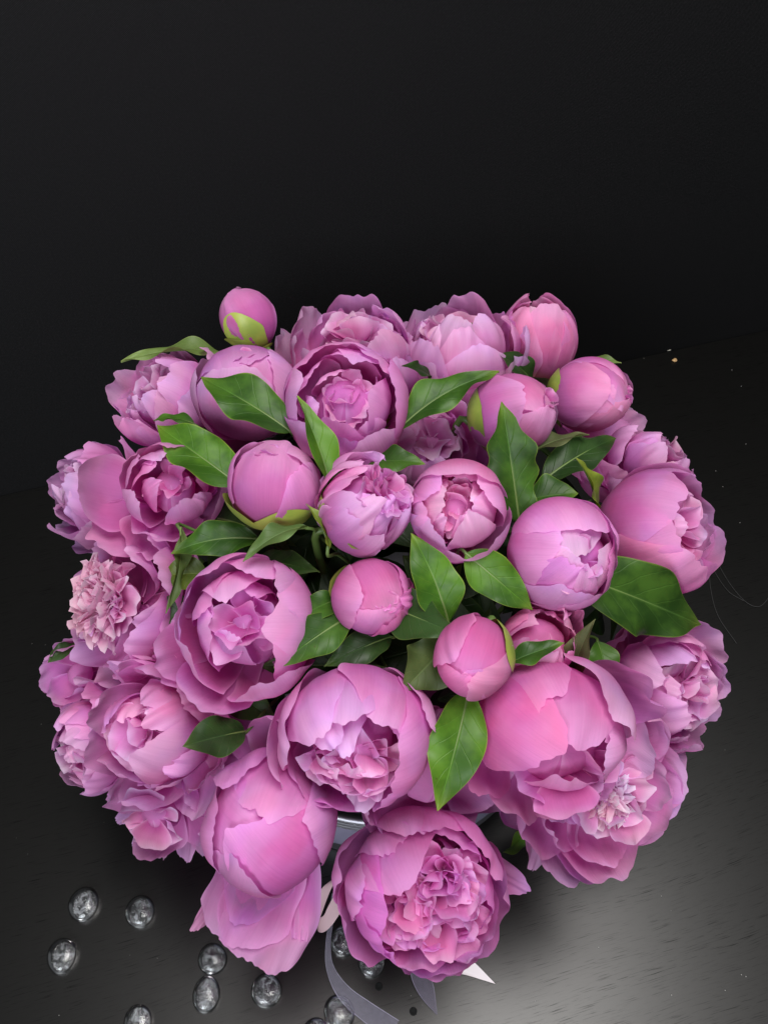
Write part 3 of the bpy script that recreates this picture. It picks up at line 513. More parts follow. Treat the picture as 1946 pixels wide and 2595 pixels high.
  {'loc': (-0.1534, 0.0308, 0.3714), 'quat': (0.7125, 0.09363, 0.17337, -0.67344), 'R': 0.0322, 'label': 'loosely folded pink peony with a pale right-hand petal, at the left', 'foot': (-0.069, 0.0331, 0.1), 'tint': (1, 0.96, 0.97), 'zs': 1.0, 'heart': 0.5, 'layers': [(4, 0.74, 36, 34, {'ruf': 0.07, 'jit': 30, 'hj': 12, 'tip': 0.05}), (3, 0.9, 46, 38, {'ruf': 0.05, 'jit': 20, 'hj': 6})], 'ruffles': [{'n': 5, 'centre': -0.1, 'spread': 0.3, 'size': 0.5, 'polar': (0, 60), 'mat': 'petal'}], 'extra': [{'az': 80, 'rs': 1.06, 'end': 50, 'wd': 46, 'hinge': 8, 'tip': 0.06, 'tint': (1, 1.22, 1.1)}, {'az': 178, 'rs': 1.03, 'end': 46, 'wd': 46, 'tint': (1, 0.8, 0.92)}, {'az': 205, 'rs': 0.9, 'end': 30, 'wd': 34, 'tint': (1, 1.15, 1.05)}, {'az': 130, 'rs': 1.0, 'end': 52, 'wd': 40}, {'az': 255, 'rs': 1.0, 'end': 40, 'wd': 30, 'tip': 0.05}, {'az': 300, 'rs': 1.05, 'end': 48, 'wd': 30, 'tint': (1, 1.08, 1.02)}, {'az': 350, 'rs': 1.02, 'end': 78, 'wd': 58, 'hinge': 10, 'ruf': 0.1, 'tint': (0.97, 0.85, 0.93)}, {'az': 235, 'rs': 1.06, 'end': 56, 'wd': 34, 'hinge': 4}, {'az': 268, 'rs': 1.45, 'end': 70, 'wd': 42, 'hinge': 30, 'flare': -0.05, 'tip': 0}, {'az': 300, 'rs': 1.38, 'end': 78, 'wd': 34, 'hinge': 36, 'ruf': 0.08, 'tint': (1, 0.9, 0.95)}, {'az': 325, 'rs': 1.2, 'end': 84, 'wd': 34, 'hinge': 30, 'ruf': 0.1}]},
  {'loc': (-0.2571, 0.0967, 0.2856), 'quat': (-0.42157, -0.40295, 0.23634, 0.77721), 'R': 0.034, 'label': 'dusky peony turned away at the left edge, behind the loosely folded one', 'foot': (-0.1157, 0.0627, 0.1), 'tint': (0.88, 0.92, 0.92), 'zs': 0.95, 'heart': 0.5, 'layers': [(6, 1.08, 58, 44, {'hinge': 24, 'hj': 12, 'jit': 20, 'ruf': 0.08, 'und': 0.12, 'notch': 0.06, 'skew': 0.06, 'flare': 0.04}), (6, 1.0, 48, 42, {'hinge': 10.8, 'hj': 10, 'jit': 22, 'ruf': 0.07, 'und': 0.08, 'notch': 0.06, 'ej': 14}), (5, 0.86, 40, 38, {'hinge': 6, 'hj': 9, 'jit': 26, 'ruf': 0.07, 'und': 0.07, 'ej': 16}), (4, 0.7, 34, 34, {'hinge': 4, 'hj': 10, 'jit': 30, 'ruf': 0.09, 'und': 0.08, 'inner': 1})], 'ruffles': [{'n': 8, 'centre': 0.0, 'spread': 0.36, 'size': 0.46, 'polar': (0, 70), 'nar': 0.65}], 'extra': [{'az': 75, 'rs': 1.06, 'end': 62, 'wd': 50, 'hinge': 6}]},
  {'loc': (-0.0733, 0.0019, 0.4094), 'quat': (0.70482, -0.05683, -0.05683, -0.70482), 'R': 0.0299, 'label': 'glossy round pink bud left of the centre with green sepals under it', 'foot': (-0.033, 0.0201, 0.1), 'tint': (1, 0.9, 0.96), 'bud': 1, 'zs': 1.0, 'heart': 0.88, 'layers': [(3, 0.9, 12, 64, {'ruf': 0.02, 'notch': 0.04, 'az': 440})], 'extra': [{'az': 350, 'rs': 0.95, 'end': -22, 'wd': 68, 'tip': 0.03, 'und': 0.05, 'notch': 0.05, 'wr': 0.014}, {'az': 505, 'rs': 0.98, 'end': 12, 'wd': 70, 'tip': 0.03, 'und': 0.05, 'notch': 0.05, 'wr': 0.014, 'skew': 0.03}, {'az': 605, 'rs': 1.01, 'end': 28, 'wd': 60, 'tip': 0.02, 'und': 0.05, 'notch': 0.05, 'wr': 0.014, 'skew': -0.02}, {'az': 420, 'rs': 1.03, 'end': 44, 'wd': 56, 'tip': 0.02, 'und': 0.05, 'notch': 0.05, 'wr': 0.014, 'skew': 0.03}], 'sepals': ((20, 84, 46), (-55, 88, 44), (110, 106, 40)), 'ruffles': [{'n': 4, 'centre': 0.8, 'spread': 0.16, 'size': 0.2, 'polar': (5, 75), 'mat': 'petal', 'nar': 0.8}]},
  {'loc': (-0.0118, -0.0217, 0.415), 'quat': (0.80272, -0.22999, 0.32063, -0.44716), 'R': 0.0292, 'label': 'crumpled half-open pink bud with a yellow-green base at its lower left', 'foot': (-0.0053, 0.0095, 0.1), 'tint': (1, 1.0, 1), 'zs': 1.0, 'heart': 0.8, 'bud': 1, 'layers': [(4, 0.94, 34, 50, {'ruf': 0.09, 'notch': 0.12, 'wr': 0.03}), (4, 0.99, 44, 50, {'ruf': 0.1, 'notch': 0.14, 'wr': 0.03}), (3, 1.03, 56, 52, {'ruf': 0.07, 'notch': 0.14, 'wr': 0.025})], 'ruffles': [{'n': 26, 'centre': 0.35, 'spread': 0.5, 'size': 0.42, 'polar': (0, 80), 'mat': 'petal'}], 'sepals': ((265, 104, 46), (330, 100, 44), (190, 112, 34)), 'extra': [{'az': 170, 'rs': 1.12, 'end': 28, 'wd': 26, 'hinge': 8, 'ruf': 0.16, 'wr': 0.04, 'notch': 0.12}]},
  {'loc': (0.0479, -0.0183, 0.4085), 'quat': (0.67763, 0.19291, 0.15963, -0.69146), 'R': 0.0323, 'label': "round pink cup with a ruffled opening, just right of the bouquet's centre", 'foot': (0.0216, 0.011, 0.1), 'tint': (1, 0.92, 0.94), 'zs': 1.0, 'heart': 0.6, 'layers': [(4, 0.84, 34, 42, {'ruf': 0.08, 'inner': 1, 'jit': 24, 'ej': 12}), (4, 0.7, 30, 38, {'ruf': 0.1, 'inner': 1, 'jit': 30, 'hj': 10})], 'ruffles': [{'n': 18, 'centre': 0.0, 'spread': 0.36, 'size': 0.42, 'polar': (0, 70)}], 'extra': [{'az': 175, 'rs': 1.04, 'end': 30, 'wd': 72, 'tip': -0.03, 'notch': 0.03}, {'az': 225, 'rs': 1.0, 'end': 34, 'wd': 46}, {'az': 120, 'rs': 1.0, 'end': 34, 'wd': 50}, {'az': 318, 'rs': 0.98, 'end': 42, 'wd': 42, 'tint': (1, 1.12, 1.04)}, {'az': 275, 'rs': 0.97, 'end': 50, 'wd': 44}, {'az': 42, 'rs': 1.06, 'end': 52, 'wd': 54, 'hinge': 3, 'tip': 0.04, 'tint': (1, 1.15, 1.04)}, {'az': 340, 'rs': 1.07, 'end': 66, 'wd': 46}]},
  {'loc': (-0.0081, -0.0692, 0.3857), 'quat': (0.68743, 0.1049, 0.38685, -0.60563), 'R': 0.0248, 'label': 'small tight deep pink bud with a twisted tip, centre of the bouquet', 'foot': (-0.0037, -0.0119, 0.1), 'tint': (1, 0.82, 0.92), 'bud': 1, 'zs': 1.05, 'heart': 0.88, 'layers': [(3, 0.9, 2, 64, {'ruf': 0.02, 'notch': 0.04, 'az': 290})], 'extra': [{'az': 200, 'rs': 0.95, 'end': -32, 'wd': 68, 'tip': 0.03, 'und': 0.05, 'notch': 0.05, 'wr': 0.014}, {'az': 355, 'rs': 0.98, 'end': 2, 'wd': 70, 'tip': 0.03, 'und': 0.05, 'notch': 0.05, 'wr': 0.014, 'skew': 0.03}, {'az': 455, 'rs': 1.01, 'end': 18, 'wd': 60, 'tip': 0.02, 'und': 0.05, 'notch': 0.05, 'wr': 0.014, 'skew': -0.02}, {'az': 270, 'rs': 1.03, 'end': 34, 'wd': 56, 'tip': 0.02, 'und': 0.05, 'notch': 0.05, 'wr': 0.014, 'skew': 0.03}, {'az': 85, 'rs': 1.1, 'end': 14, 'wd': 26, 'ruf': 0.08, 'wr': 0.03, 'rnd': 0.4}, {'az': 40, 'rs': 1.04, 'end': 20, 'wd': 44, 'wr': 0.03}], 'sepals': ((250, 112, 36), (0, 120, 34), (120, 122, 30)), 'ruffles': [{'n': 4, 'centre': 0.8400000000000001, 'spread': 0.16, 'size': 0.2, 'polar': (5, 75), 'mat': 'petal', 'nar': 0.8}]},
  {'loc': (0.1162, -0.04, 0.3889), 'quat': (0.68988, 0.15515, 0.29127, -0.64433), 'R': 0.0349, 'label': 'big round pink globe with a pale half-open heart, right of centre', 'foot': (0.0523, 0.0012, 0.1), 'tint': (1, 0.9, 0.99), 'zs': 1.0, 'heart': 0.82, 'layers': [(3, 0.9, 10, 52, {'ruf': 0.05, 'inner': 1, 'az': 60, 'jit': 20, 'tip': 0})], 'ruffles': [{'n': 7, 'centre': 0.5, 'spread': 0.34, 'size': 0.3, 'polar': (5, 80)}], 'extra': [{'az': 185, 'rs': 1.03, 'end': 22, 'wd': 74, 'tip': -0.02, 'notch': 0.04}, {'az': 265, 'rs': 0.99, 'end': 26, 'wd': 52}, {'az': 315, 'rs': 0.97, 'end': 6, 'wd': 30, 'tip': 0}, {'az': 80, 'rs': 1.0, 'end': 34, 'wd': 50}, {'az': 350, 'rs': 1.0, 'end': 36, 'wd': 58, 'tint': (1, 1.12, 1.05)}, {'az': 20, 'rs': 1.035, 'end': 54, 'wd': 60}, {'az': 110, 'rs': 1.05, 'end': 48, 'wd': 50, 'tip': 0.05}, {'az': 60, 'rs': 0.93, 'end': 20, 'wd': 36, 'tip': 0, 'tint': (1, 1.45, 1.2)}, {'az': 0, 'rs': 0.94, 'end': 12, 'wd': 36, 'tip': 0, 'tint': (1, 1.45, 1.2)}]},
  {'loc': (-0.0885, -0.0794, 0.3668), 'quat': (0.68053, 0.17511, 0.13531, -0.69851), 'R': 0.0427, 'label': 'wide cupped lilac pink peony with a deep hollow, left of centre', 'foot': (-0.0398, -0.0165, 0.1), 'tint': (0.97, 0.95, 1), 'zs': 1.05, 'heart': 0.55, 'layers': [(3, 0.8, 34, 46, {'ruf': 0.05, 'az': 190, 'step': 45, 'jit': 8}), (4, 0.66, 34, 40, {'ruf': 0.06, 'jit': 30, 'hj': 10})], 'ruffles': [{'n': 4, 'centre': -0.1, 'spread': 0.3, 'size': 0.4, 'polar': (0, 60), 'mat': 'petal'}, {'n': 7, 'centre': 0.12, 'spread': 0.28, 'size': 0.4, 'polar': (0, 60), 'mat': 'petal', 'nar': 0.7}], 'extra': [{'az': 172, 'rs': 1.0, 'end': 50, 'wd': 54}, {'az': 215, 'rs': 1.04, 'end': 50, 'wd': 46}, {'az': 95, 'rs': 1.06, 'end': 32, 'wd': 48, 'tip': -0.05, 'tint': (1, 1.1, 1.05)}, {'az': 68, 'rs': 1.0, 'end': 40, 'wd': 40}, {'az': 120, 'rs': 1.03, 'end': 46, 'wd': 44}, {'az': 262, 'rs': 1.02, 'end': 54, 'wd': 44}, {'az': 300, 'rs': 1.06, 'end': 46, 'wd': 40, 'tint': (1, 1.08, 1.03)}, {'az': 328, 'rs': 1.13, 'end': 66, 'wd': 34, 'hinge': 8}, {'az': 22, 'rs': 1.1, 'end': 50, 'wd': 42, 'hinge': 2, 'tip': 0.06, 'tint': (1, 1.12, 1.05)}, {'az': 290, 'rs': 1.15, 'end': 78, 'wd': 30, 'hinge': 16}]},
  {'loc': (-0.2055, -0.0297, 0.3116), 'quat': (0.54519, 0.40929, -0.05707, -0.72938), 'R': 0.0403, 'label': 'wide open peony with a fringed pale heart at the left edge', 'foot': (-0.0925, 0.0059, 0.1), 'tint': (0.97, 0.98, 0.96), 'zs': 0.85, 'heart': 0.4, 'layers': [(7, 1.1, 58, 46, {'hinge': 46, 'hj': 10, 'jit': 18, 'ruf': 0.07, 'und': 0.09, 'flare': 0.08, 'notch': 0.05}), (6, 1.0, 58, 44, {'hinge': 28.52, 'hj': 9, 'jit': 20, 'ruf': 0.07, 'und': 0.08, 'flare': 0.05, 'notch': 0.06}), (5, 0.88, 56, 38, {'hinge': 22, 'hj': 9, 'jit': 20, 'und': 0.07, 'ruf': 0.09, 'notch': 0.07})], 'ruffles': [{'n': 26, 'centre': -0.25, 'spread': 0.44, 'size': 0.42, 'polar': (20, 75), 'off': (0, 0)}, {'n': 110, 'centre': -0.2, 'spread': 0.56, 'size': 0.4, 'polar': (0, 60), 'nar': 0.32, 'mat': 'stamen', 'name': 'petaloids', 'asmesh': True, 'off': (0, 0)}], 'extra': [{'az': 80, 'rs': 1.25, 'end': 66, 'wd': 34, 'hinge': 34}, {'az': 48, 'rs': 1.5, 'end': 78, 'wd': 26, 'hinge': 46, 'tint': (0.97, 0.85, 0.95)}, {'az': 110, 'rs': 1.2, 'end': 60, 'wd': 30, 'hinge': 28}, {'az': 65, 'rs': 1.1, 'end': 58, 'wd': 44, 'hinge': 18, 'tint': (1, 1.05, 1)}, {'az': 20, 'rs': 1.2, 'end': 66, 'wd': 34, 'hinge': 32}]},
  {'loc': (-0.2468, -0.0504, 0.2295), 'quat': (0.65102, 0.2814, 0.19991, -0.67604), 'R': 0.026, 'label': 'pale loose petals of a peony jutting out at the lower left edge', 'foot': (-0.111, -0.0034, 0.1), 'tint': (1.0, 1.08, 1.04), 'zs': 0.8, 'heart': 0.4, 'layers': [(5, 1.0, 60, 44, {'hinge': 30, 'hj': 10, 'und': 0.08, 'ruf': 0.06}), (4, 0.9, 50, 40, {'hinge': 14, 'und': 0.08, 'ruf': 0.06})], 'extra': [{'az': 292, 'rs': 1.25, 'end': 80, 'wd': 20, 'hinge': 38, 'tint': (1, 1.35, 1.18)}, {'az': 262, 'rs': 1.13, 'end': 80, 'wd': 22, 'hinge': 38, 'tint': (1, 1.2, 1.1)}]},
  {'loc': (-0.1598, -0.1244, 0.3003), 'quat': (0.60772, 0.34648, 0.05854, -0.71218), 'R': 0.0353, 'label': 'plump peony at the lower left with folded petals in its heart', 'foot': (-0.0719, -0.0367, 0.1), 'tint': (1, 0.97, 0.97), 'zs': 1.0, 'heart': 0.5, 'layers': [(6, 1.08, 58, 44, {'hinge': 32, 'hj': 12, 'jit': 20, 'ruf': 0.08, 'und': 0.12, 'notch': 0.06, 'skew': 0.06, 'flare': 0.04}), (6, 1.0, 48, 42, {'hinge': 14.4, 'hj': 10, 'jit': 22, 'ruf': 0.07, 'und': 0.08, 'notch': 0.06, 'ej': 14}), (5, 0.86, 40, 38, {'hinge': 6, 'hj': 9, 'jit': 26, 'ruf': 0.07, 'und': 0.07, 'ej': 16}), (4, 0.7, 34, 34, {'hinge': 4, 'hj': 10, 'jit': 30, 'ruf': 0.09, 'und': 0.08, 'inner': 1})], 'ruffles': [{'n': 14, 'centre': 0.0, 'spread': 0.36, 'size': 0.46, 'polar': (0, 70), 'nar': 0.65}], 'extra': [{'az': 80, 'rs': 1.2, 'end': 70, 'wd': 36, 'hinge': 24}, {'az': 160, 'rs': 1.1, 'end': 50, 'wd': 52, 'hinge': 12}, {'az': 20, 'rs': 1.25, 'end': 80, 'wd': 40, 'hinge': 40, 'tint': (1, 1.1, 1.05)}, {'az': 60, 'rs': 1.05, 'end': 34, 'wd': 56}]},
  {'loc': (-0.2318, -0.1037, 0.2157), 'quat': (0.52106, 0.58818, 0.00533, -0.61847), 'R': 0.0309, 'label': 'ruffled dusky peony lowest on the left edge', 'foot': (-0.1043, -0.0274, 0.1), 'tint': (0.95, 1, 0.97), 'zs': 0.85, 'heart': 0.5, 'layers': [(8, 1.08, 58, 44, {'hinge': 38, 'hj': 12, 'jit': 20, 'ruf': 0.08, 'und': 0.12, 'notch': 0.06, 'skew': 0.06, 'flare': 0.04}), (6, 1.0, 48, 42, {'hinge': 17.1, 'hj': 10, 'jit': 22, 'ruf': 0.07, 'und': 0.08, 'notch': 0.06, 'ej': 14}), (5, 0.86, 40, 38, {'hinge': 6, 'hj': 9, 'jit': 26, 'ruf': 0.07, 'und': 0.07, 'ej': 16}), (4, 0.7, 34, 34, {'hinge': 4, 'hj': 10, 'jit': 30, 'ruf': 0.09, 'und': 0.08, 'inner': 1})], 'ruffles': [{'n': 16, 'centre': 0.0, 'spread': 0.36, 'size': 0.46, 'polar': (0, 70), 'nar': 0.65}]},
  {'loc': (-0.162, -0.1625, 0.2386), 'quat': (0.62942, 0.34696, 0.23317, -0.65505), 'R': 0.0303, 'label': 'drooping peony with narrow hanging petals below the plump one at the lower left', 'foot': (-0.0729, -0.0539, 0.1), 'tint': (1, 1.12, 1.05), 'zs': 0.9, 'heart': 0.5, 'layers': [(4, 0.95, 56, 40, {'hinge': 16, 'hj': 10, 'und': 0.09, 'ruf': 0.07})], 'ruffles': [{'n': 6, 'centre': -0.1, 'spread': 0.4, 'size': 0.6, 'polar': (20, 75), 'nar': 0.6}], 'extra': [{'az': 8, 'rs': 1.2, 'end': 80, 'wd': 20, 'hinge': 40, 'und': 0.08}, {'az': 345, 'rs': 1.3, 'end': 84, 'wd': 13, 'hinge': 44, 'rnd': 0.5, 'und': 0.08}, {'az': 322, 'rs': 1.35, 'end': 84, 'wd': 12, 'hinge': 46, 'rnd': 0.5, 'und': 0.08}, {'az': 300, 'rs': 1.3, 'end': 84, 'wd': 14, 'hinge': 46, 'rnd': 0.5, 'und': 0.08}, {'az': 280, 'rs': 1.2, 'end': 80, 'wd': 20, 'hinge': 44, 'und': 0.08}, {'az': 28, 'rs': 1.15, 'end': 76, 'wd': 22, 'hinge': 38}, {'az': 120, 'rs': 1.0, 'end': 58, 'wd': 36, 'hinge': 8, 'tint': (1, 1.4, 1.16)}, {'az': 75, 'rs': 1.0, 'end': 60, 'wd': 32, 'hinge': 18, 'tint': (1, 1.35, 1.12)}]},
  {'loc': (-0.0728, -0.184, 0.2941), 'quat': (0.66706, 0.22339, 0.15647, -0.69328), 'R': 0.0411, 'label': 'big smooth lilac pink globe above a wide hanging petal, lower left of centre', 'foot': (-0.0327, -0.0636, 0.1), 'tint': (0.98, 0.92, 1), 'zs': 1.0, 'heart': 0.88, 'layers': [(3, 0.93, 14, 60, {'ruf': 0.02, 'notch': 0.03})], 'extra': [{'az': 245, 'rs': 0.97, 'end': -6, 'wd': 66, 'tip': 0.02}, {'az': 165, 'rs': 1.0, 'end': 14, 'wd': 52, 'tip': 0.05, 'und': 0.06}, {'az': 45, 'rs': 1.03, 'end': -24, 'wd': 66, 'tip': 0.03, 'notch': 0.04, 'und': 0.06}, {'az': 330, 'rs': 1.05, 'end': 16, 'wd': 44, 'tip': 0.05, 'und': 0.06}, {'az': 275, 'rs': 1.07, 'end': 30, 'wd': 44, 'tip': 0.05, 'und': 0.06}, {'az': 205, 'rs': 1.06, 'end': 44, 'wd': 36, 'hinge': 4, 'tip': 0.06, 'und': 0.07}, {'az': 100, 'rs': 1.07, 'end': 48, 'wd': 44, 'tip': 0.04}, {'az': 352, 'rs': 1.66, 'end': 82, 'wd': 31, 'hinge': 42, 'flare': -0.04, 'tip': 0.02, 'notch': 0.05, 'rnd': 0.06, 'drift': 0}, {'az': 340, 'rs': 1.5, 'end': 80, 'wd': 34, 'hinge': 44, 'tip': 0, 'rnd': 0.14}, {'az': 322, 'rs': 1.72, 'end': 82, 'wd': 9, 'hinge': 50, 'ruf': 0.03, 'rnd': 0.4}, {'az': 12, 'rs': 1.46, 'end': 80, 'wd': 12, 'hinge': 46, 'ruf': 0.06, 'tint': (1, 1.08, 1.0)}, {'az': 335, 'rs': 1.35, 'end': 82, 'wd': 30, 'hinge': 48}, {'az': 212, 'rs': 1.55, 'end': 76, 'wd': 17, 'hinge': 38, 'flare': -0.1}, {'az': 240, 'rs': 1.58, 'end': 78, 'wd': 15, 'hinge': 42, 'flare': -0.12}, {'az': 175, 'rs': 1.25, 'end': 64, 'wd': 34, 'hinge': 20}]},
  {'loc': (-0.0164, -0.148, 0.3479), 'quat': (0.64325, 0.28981, 0.30391, -0.64021), 'R': 0.0443, 'label': 'large lilac pink peony with a crinkled pale heart, below the centre', 'foot': (-0.0074, -0.0474, 0.1), 'tint': (1, 0.98, 1), 'zs': 1.0, 'heart': 0.55, 'layers': [(4, 0.8, 40, 40, {'ruf': 0.07, 'inner': 1, 'ej': 14, 'jit': 20}), (4, 0.66, 36, 36, {'ruf': 0.09, 'inner': 1, 'hj': 12, 'jit': 30})], 'ruffles': [{'n': 14, 'centre': -0.05, 'spread': 0.3, 'size': 0.44, 'polar': (0, 60), 'off': (0.28, 0.1)}, {'n': 7, 'centre': -0.1, 'spread': 0.25, 'size': 0.36, 'polar': (0, 60), 'off': (0.22, -0.45)}], 'extra': [{'az': 185, 'rs': 1.0, 'end': 36, 'wd': 50, 'tint': (1, 1.1, 1.03)}, {'az': 222, 'rs': 1.03, 'end': 40, 'wd': 44, 'tint': (1, 1.12, 1.03)}, {'az': 150, 'rs': 1.05, 'end': 36, 'wd': 44}, {'az': 90, 'rs': 1.07, 'end': 26, 'wd': 56, 'tip': -0.03, 'tint': (1, 0.94, 0.97)}, {'az': 50, 'rs': 1.03, 'end': 36, 'wd': 40}, {'az': 262, 'rs': 1.08, 'end': 54, 'wd': 46, 'hinge': 4}, {'az': 285, 'rs': 1.12, 'end': 62, 'wd': 40, 'hinge': 8}, {'az': 345, 'rs': 1.02, 'end': 70, 'wd': 56, 'hinge': 5, 'tint': (0.97, 0.8, 0.92)}, {'az': 320, 'rs': 1.06, 'end': 66, 'wd': 44, 'hinge': 4}, {'az': 110, 'rs': 1.08, 'end': 70, 'wd': 40, 'hinge': 3, 'tint': (1, 1.05, 1)}]},
  {'loc': (0.0322, -0.1585, 0.2965), 'quat': (0.63799, 0.24045, 0.40367, -0.61008), 'R': 0.0391, 'label': 'flat peony with smooth spread petals under the long bright hanging leaf', 'foot': (0.0145, -0.0521, 0.1), 'tint': (1, 1.1, 1.03), 'zs': 0.8, 'heart': 0.5, 'layers': [(6, 1.1, 62, 46, {'hinge': 46, 'ruf': 0.04, 'flare': 0.05}), (5, 1.0, 52, 46, {'hinge': 24, 'ruf': 0.04})], 'extra': [{'az': 340, 'rs': 1.2, 'end': 66, 'wd': 40, 'hinge': 36}, {'az': 20, 'rs': 1.25, 'end': 66, 'wd': 40, 'hinge': 34, 'tint': (1, 1.2, 1.06)}, {'az': 65, 'rs': 1.45, 'end': 72, 'wd': 34, 'hinge': 44, 'tint': (0.95, 1.25, 1.1)}]},
  {'loc': (0.0263, -0.213, 0.2407), 'quat': (0.67833, 0.2009, 0.23428, -0.66679), 'R': 0.0486, 'label': 'largest full double peony with a split ruffled heart, at the bottom of the bouquet', 'foot': (0.0119, -0.0766, 0.1), 'tint': (1, 0.84, 0.99), 'zs': 0.95, 'heart': 0.55, 'layers': [(6, 1.08, 56, 44, {'hinge': 12, 'ruf': 0.05, 'notch': 0.06}), (7, 0.96, 48, 40, {'hinge': 6, 'ruf': 0.07, 'notch': 0.07, 'jit': 18}), (6, 0.82, 46, 36, {'hinge': 4, 'ruf': 0.1, 'inner': 1, 'notch': 0.09, 'jit': 20, 'hj': 9})], 'ruffles': [{'n': 30, 'centre': 0.06, 'spread': 0.34, 'size': 0.44, 'polar': (0, 72), 'off': (-0.26, 0.26)}, {'n': 24, 'centre': 0.0, 'spread': 0.32, 'size': 0.42, 'polar': (0, 72), 'off': (0.12, -0.24)}, {'n': 12, 'centre': -0.1, 'spread': 0.3, 'size': 0.46, 'polar': (20, 80), 'off': (0.35, 0.25)}], 'scale': (0.87, 0.95, 1.0), 'extra': [{'az': 265, 'rs': 1.06, 'end': 38, 'wd': 54, 'tip': -0.03, 'notch': 0.03, 'tint': (0.95, 0.62, 0.92)}, {'az': 215, 'rs': 1.05, 'end': 36, 'wd': 50, 'tip': -0.02, 'tint': (0.97, 0.72, 0.95)}, {'az': 300, 'rs': 1.04, 'end': 48, 'wd': 44, 'tint': (0.96, 0.66, 0.93)}, {'az': 175, 'rs': 1.1, 'end': 58, 'wd': 44, 'hinge': 8}, {'az': 40, 'rs': 1.12, 'end': 72, 'wd': 42, 'hinge': 10}, {'az': 352, 'rs': 1.16, 'end': 84, 'wd': 18, 'hinge': 16}, {'az': 85, 'rs': 1.2, 'end': 86, 'wd': 16, 'hinge': 26}, {'az': 10, 'rs': 1.1, 'end': 64, 'wd': 40, 'hinge': 10}]},  # left petals tinted deeper to paint in that side's shade
  {'loc': (0.0546, -0.1135, 0.3881), 'quat': (0.5965, 0.44559, 0.21925, -0.63053), 'R': 0.0243, 'label': 'smooth egg-shaped pink bud pointing down with a green sepal on its right', 'foot': (0.0246, -0.0318, 0.1), 'tint': (1, 0.9, 0.9), 'bud': 1, 'zs': 1.12, 'heart': 0.88, 'layers': [(3, 0.9, -4, 64, {'ruf': 0.02, 'notch': 0.04, 'az': 250})], 'extra': [{'az': 160, 'rs': 0.95, 'end': -38, 'wd': 68, 'tip': 0.03, 'und': 0.05, 'notch': 0.05, 'wr': 0.014}, {'az': 315, 'rs': 0.98, 'end': -4, 'wd': 70, 'tip': 0.03, 'und': 0.05, 'notch': 0.05, 'wr': 0.014, 'skew': 0.03}, {'az': 415, 'rs': 1.01, 'end': 12, 'wd': 60, 'tip': 0.02, 'und': 0.05, 'notch': 0.05, 'wr': 0.014, 'skew': -0.02}, {'az': 230, 'rs': 1.03, 'end': 28, 'wd': 56, 'tip': 0.02, 'und': 0.05, 'notch': 0.05, 'wr': 0.014, 'skew': 0.03}], 'sepals': ((100, 70, 44),), 'ruffles': []},
  {'loc': (0.101, -0.0856, 0.3506), 'quat': (0.77204, -0.09203, 0.12535, -0.61626), 'R': 0.0232, 'label': 'crinkled coral pink bud below the big round globe', 'foot': (0.0454, -0.0193, 0.1), 'tint': (1, 0.86, 0.85), 'bud': 1, 'zs': 1.1, 'heart': 0.8, 'layers': [(4, 0.97, 26, 54, {'ruf': 0.06, 'wr': 0.03, 'notch': 0.1}), (3, 1.02, 34, 56, {'ruf': 0.06, 'wr': 0.03, 'notch': 0.1})], 'extra': [{'az': 150, 'rs': 1.15, 'end': 12, 'wd': 30, 'ruf': 0.14, 'wr': 0.05, 'notch': 0.12}, {'az': 110, 'rs': 1.2, 'end': 30, 'wd': 26, 'ruf': 0.14, 'wr': 0.05, 'hinge': 6, 'notch': 0.12}]},
  {'loc': (0.1062, -0.1402, 0.3337), 'quat': (0.6612, 0.23595, 0.30555, -0.64326), 'R': 0.0436, 'label': 'large hot pink peony with overlapping broad petals, lower right of centre', 'foot': (0.0478, -0.0438, 0.1), 'tint': (1, 0.9, 0.95), 'zs': 1.0, 'heart': 0.72, 'layers': [(3, 0.86, 20, 44, {'ruf': 0.07, 'jit': 20, 'hj': 6, 'und': 0.06})], 'ruffles': [{'n': 7, 'centre': 0.05, 'spread': 0.4, 'size': 0.55, 'polar': (20, 75), 'off': (0.42, 0.05), 'mat': 'petal', 'nar': 0.7}], 'extra': [{'az': 242, 'rs': 1.06, 'end': 14, 'wd': 48, 'tip': 0.03, 'notch': 0.05, 'und': 0.06, 'tint': (1, 0.68, 0.78)}, {'az': 172, 'rs': 1.0, 'end': 16, 'wd': 52, 'tip': 0.03, 'und': 0.06, 'tint': (1, 0.92, 0.94)}, {'az': 205, 'rs': 1.03, 'end': 42, 'wd': 40, 'tip': 0.03, 'und': 0.06, 'tint': (1, 0.82, 0.88)}, {'az': 128, 'rs': 1.05, 'end': 36, 'wd': 46, 'hinge': 6, 'tip': 0.08, 'und': 0.08, 'tint': (1, 1.15, 1.04)}, {'az': 85, 'rs': 0.97, 'end': 24, 'wd': 42, 'und': 0.07, 'tint': (1, 1.1, 1.06)}, {'az': 318, 'rs': 1.05, 'end': 74, 'wd': 26, 'hinge': 14, 'und': 0.09, 'tint': (1, 0.72, 0.84)}, {'az': 345, 'rs': 1.05, 'end': 70, 'wd': 30, 'hinge': 18, 'und': 0.1, 'tint': (1, 1.0, 0.97)}, {'az': 12, 'rs': 1.05, 'end': 74, 'wd': 28, 'hinge': 24, 'und': 0.1, 'tint': (1, 1.1, 1.02)}, {'az': 40, 'rs': 1.0, 'end': 66, 'wd': 32, 'hinge': 22, 'und': 0.1}, {'az': 108, 'rs': 1.2, 'end': 64, 'wd': 26, 'hinge': 18, 'und': 0.08, 'tint': (1, 0.8, 0.86)}, {'az': 70, 'rs': 1.13, 'end': 70, 'wd': 30, 'hinge': 26, 'und': 0.1, 'tint': (1, 1.15, 1.05)}]},
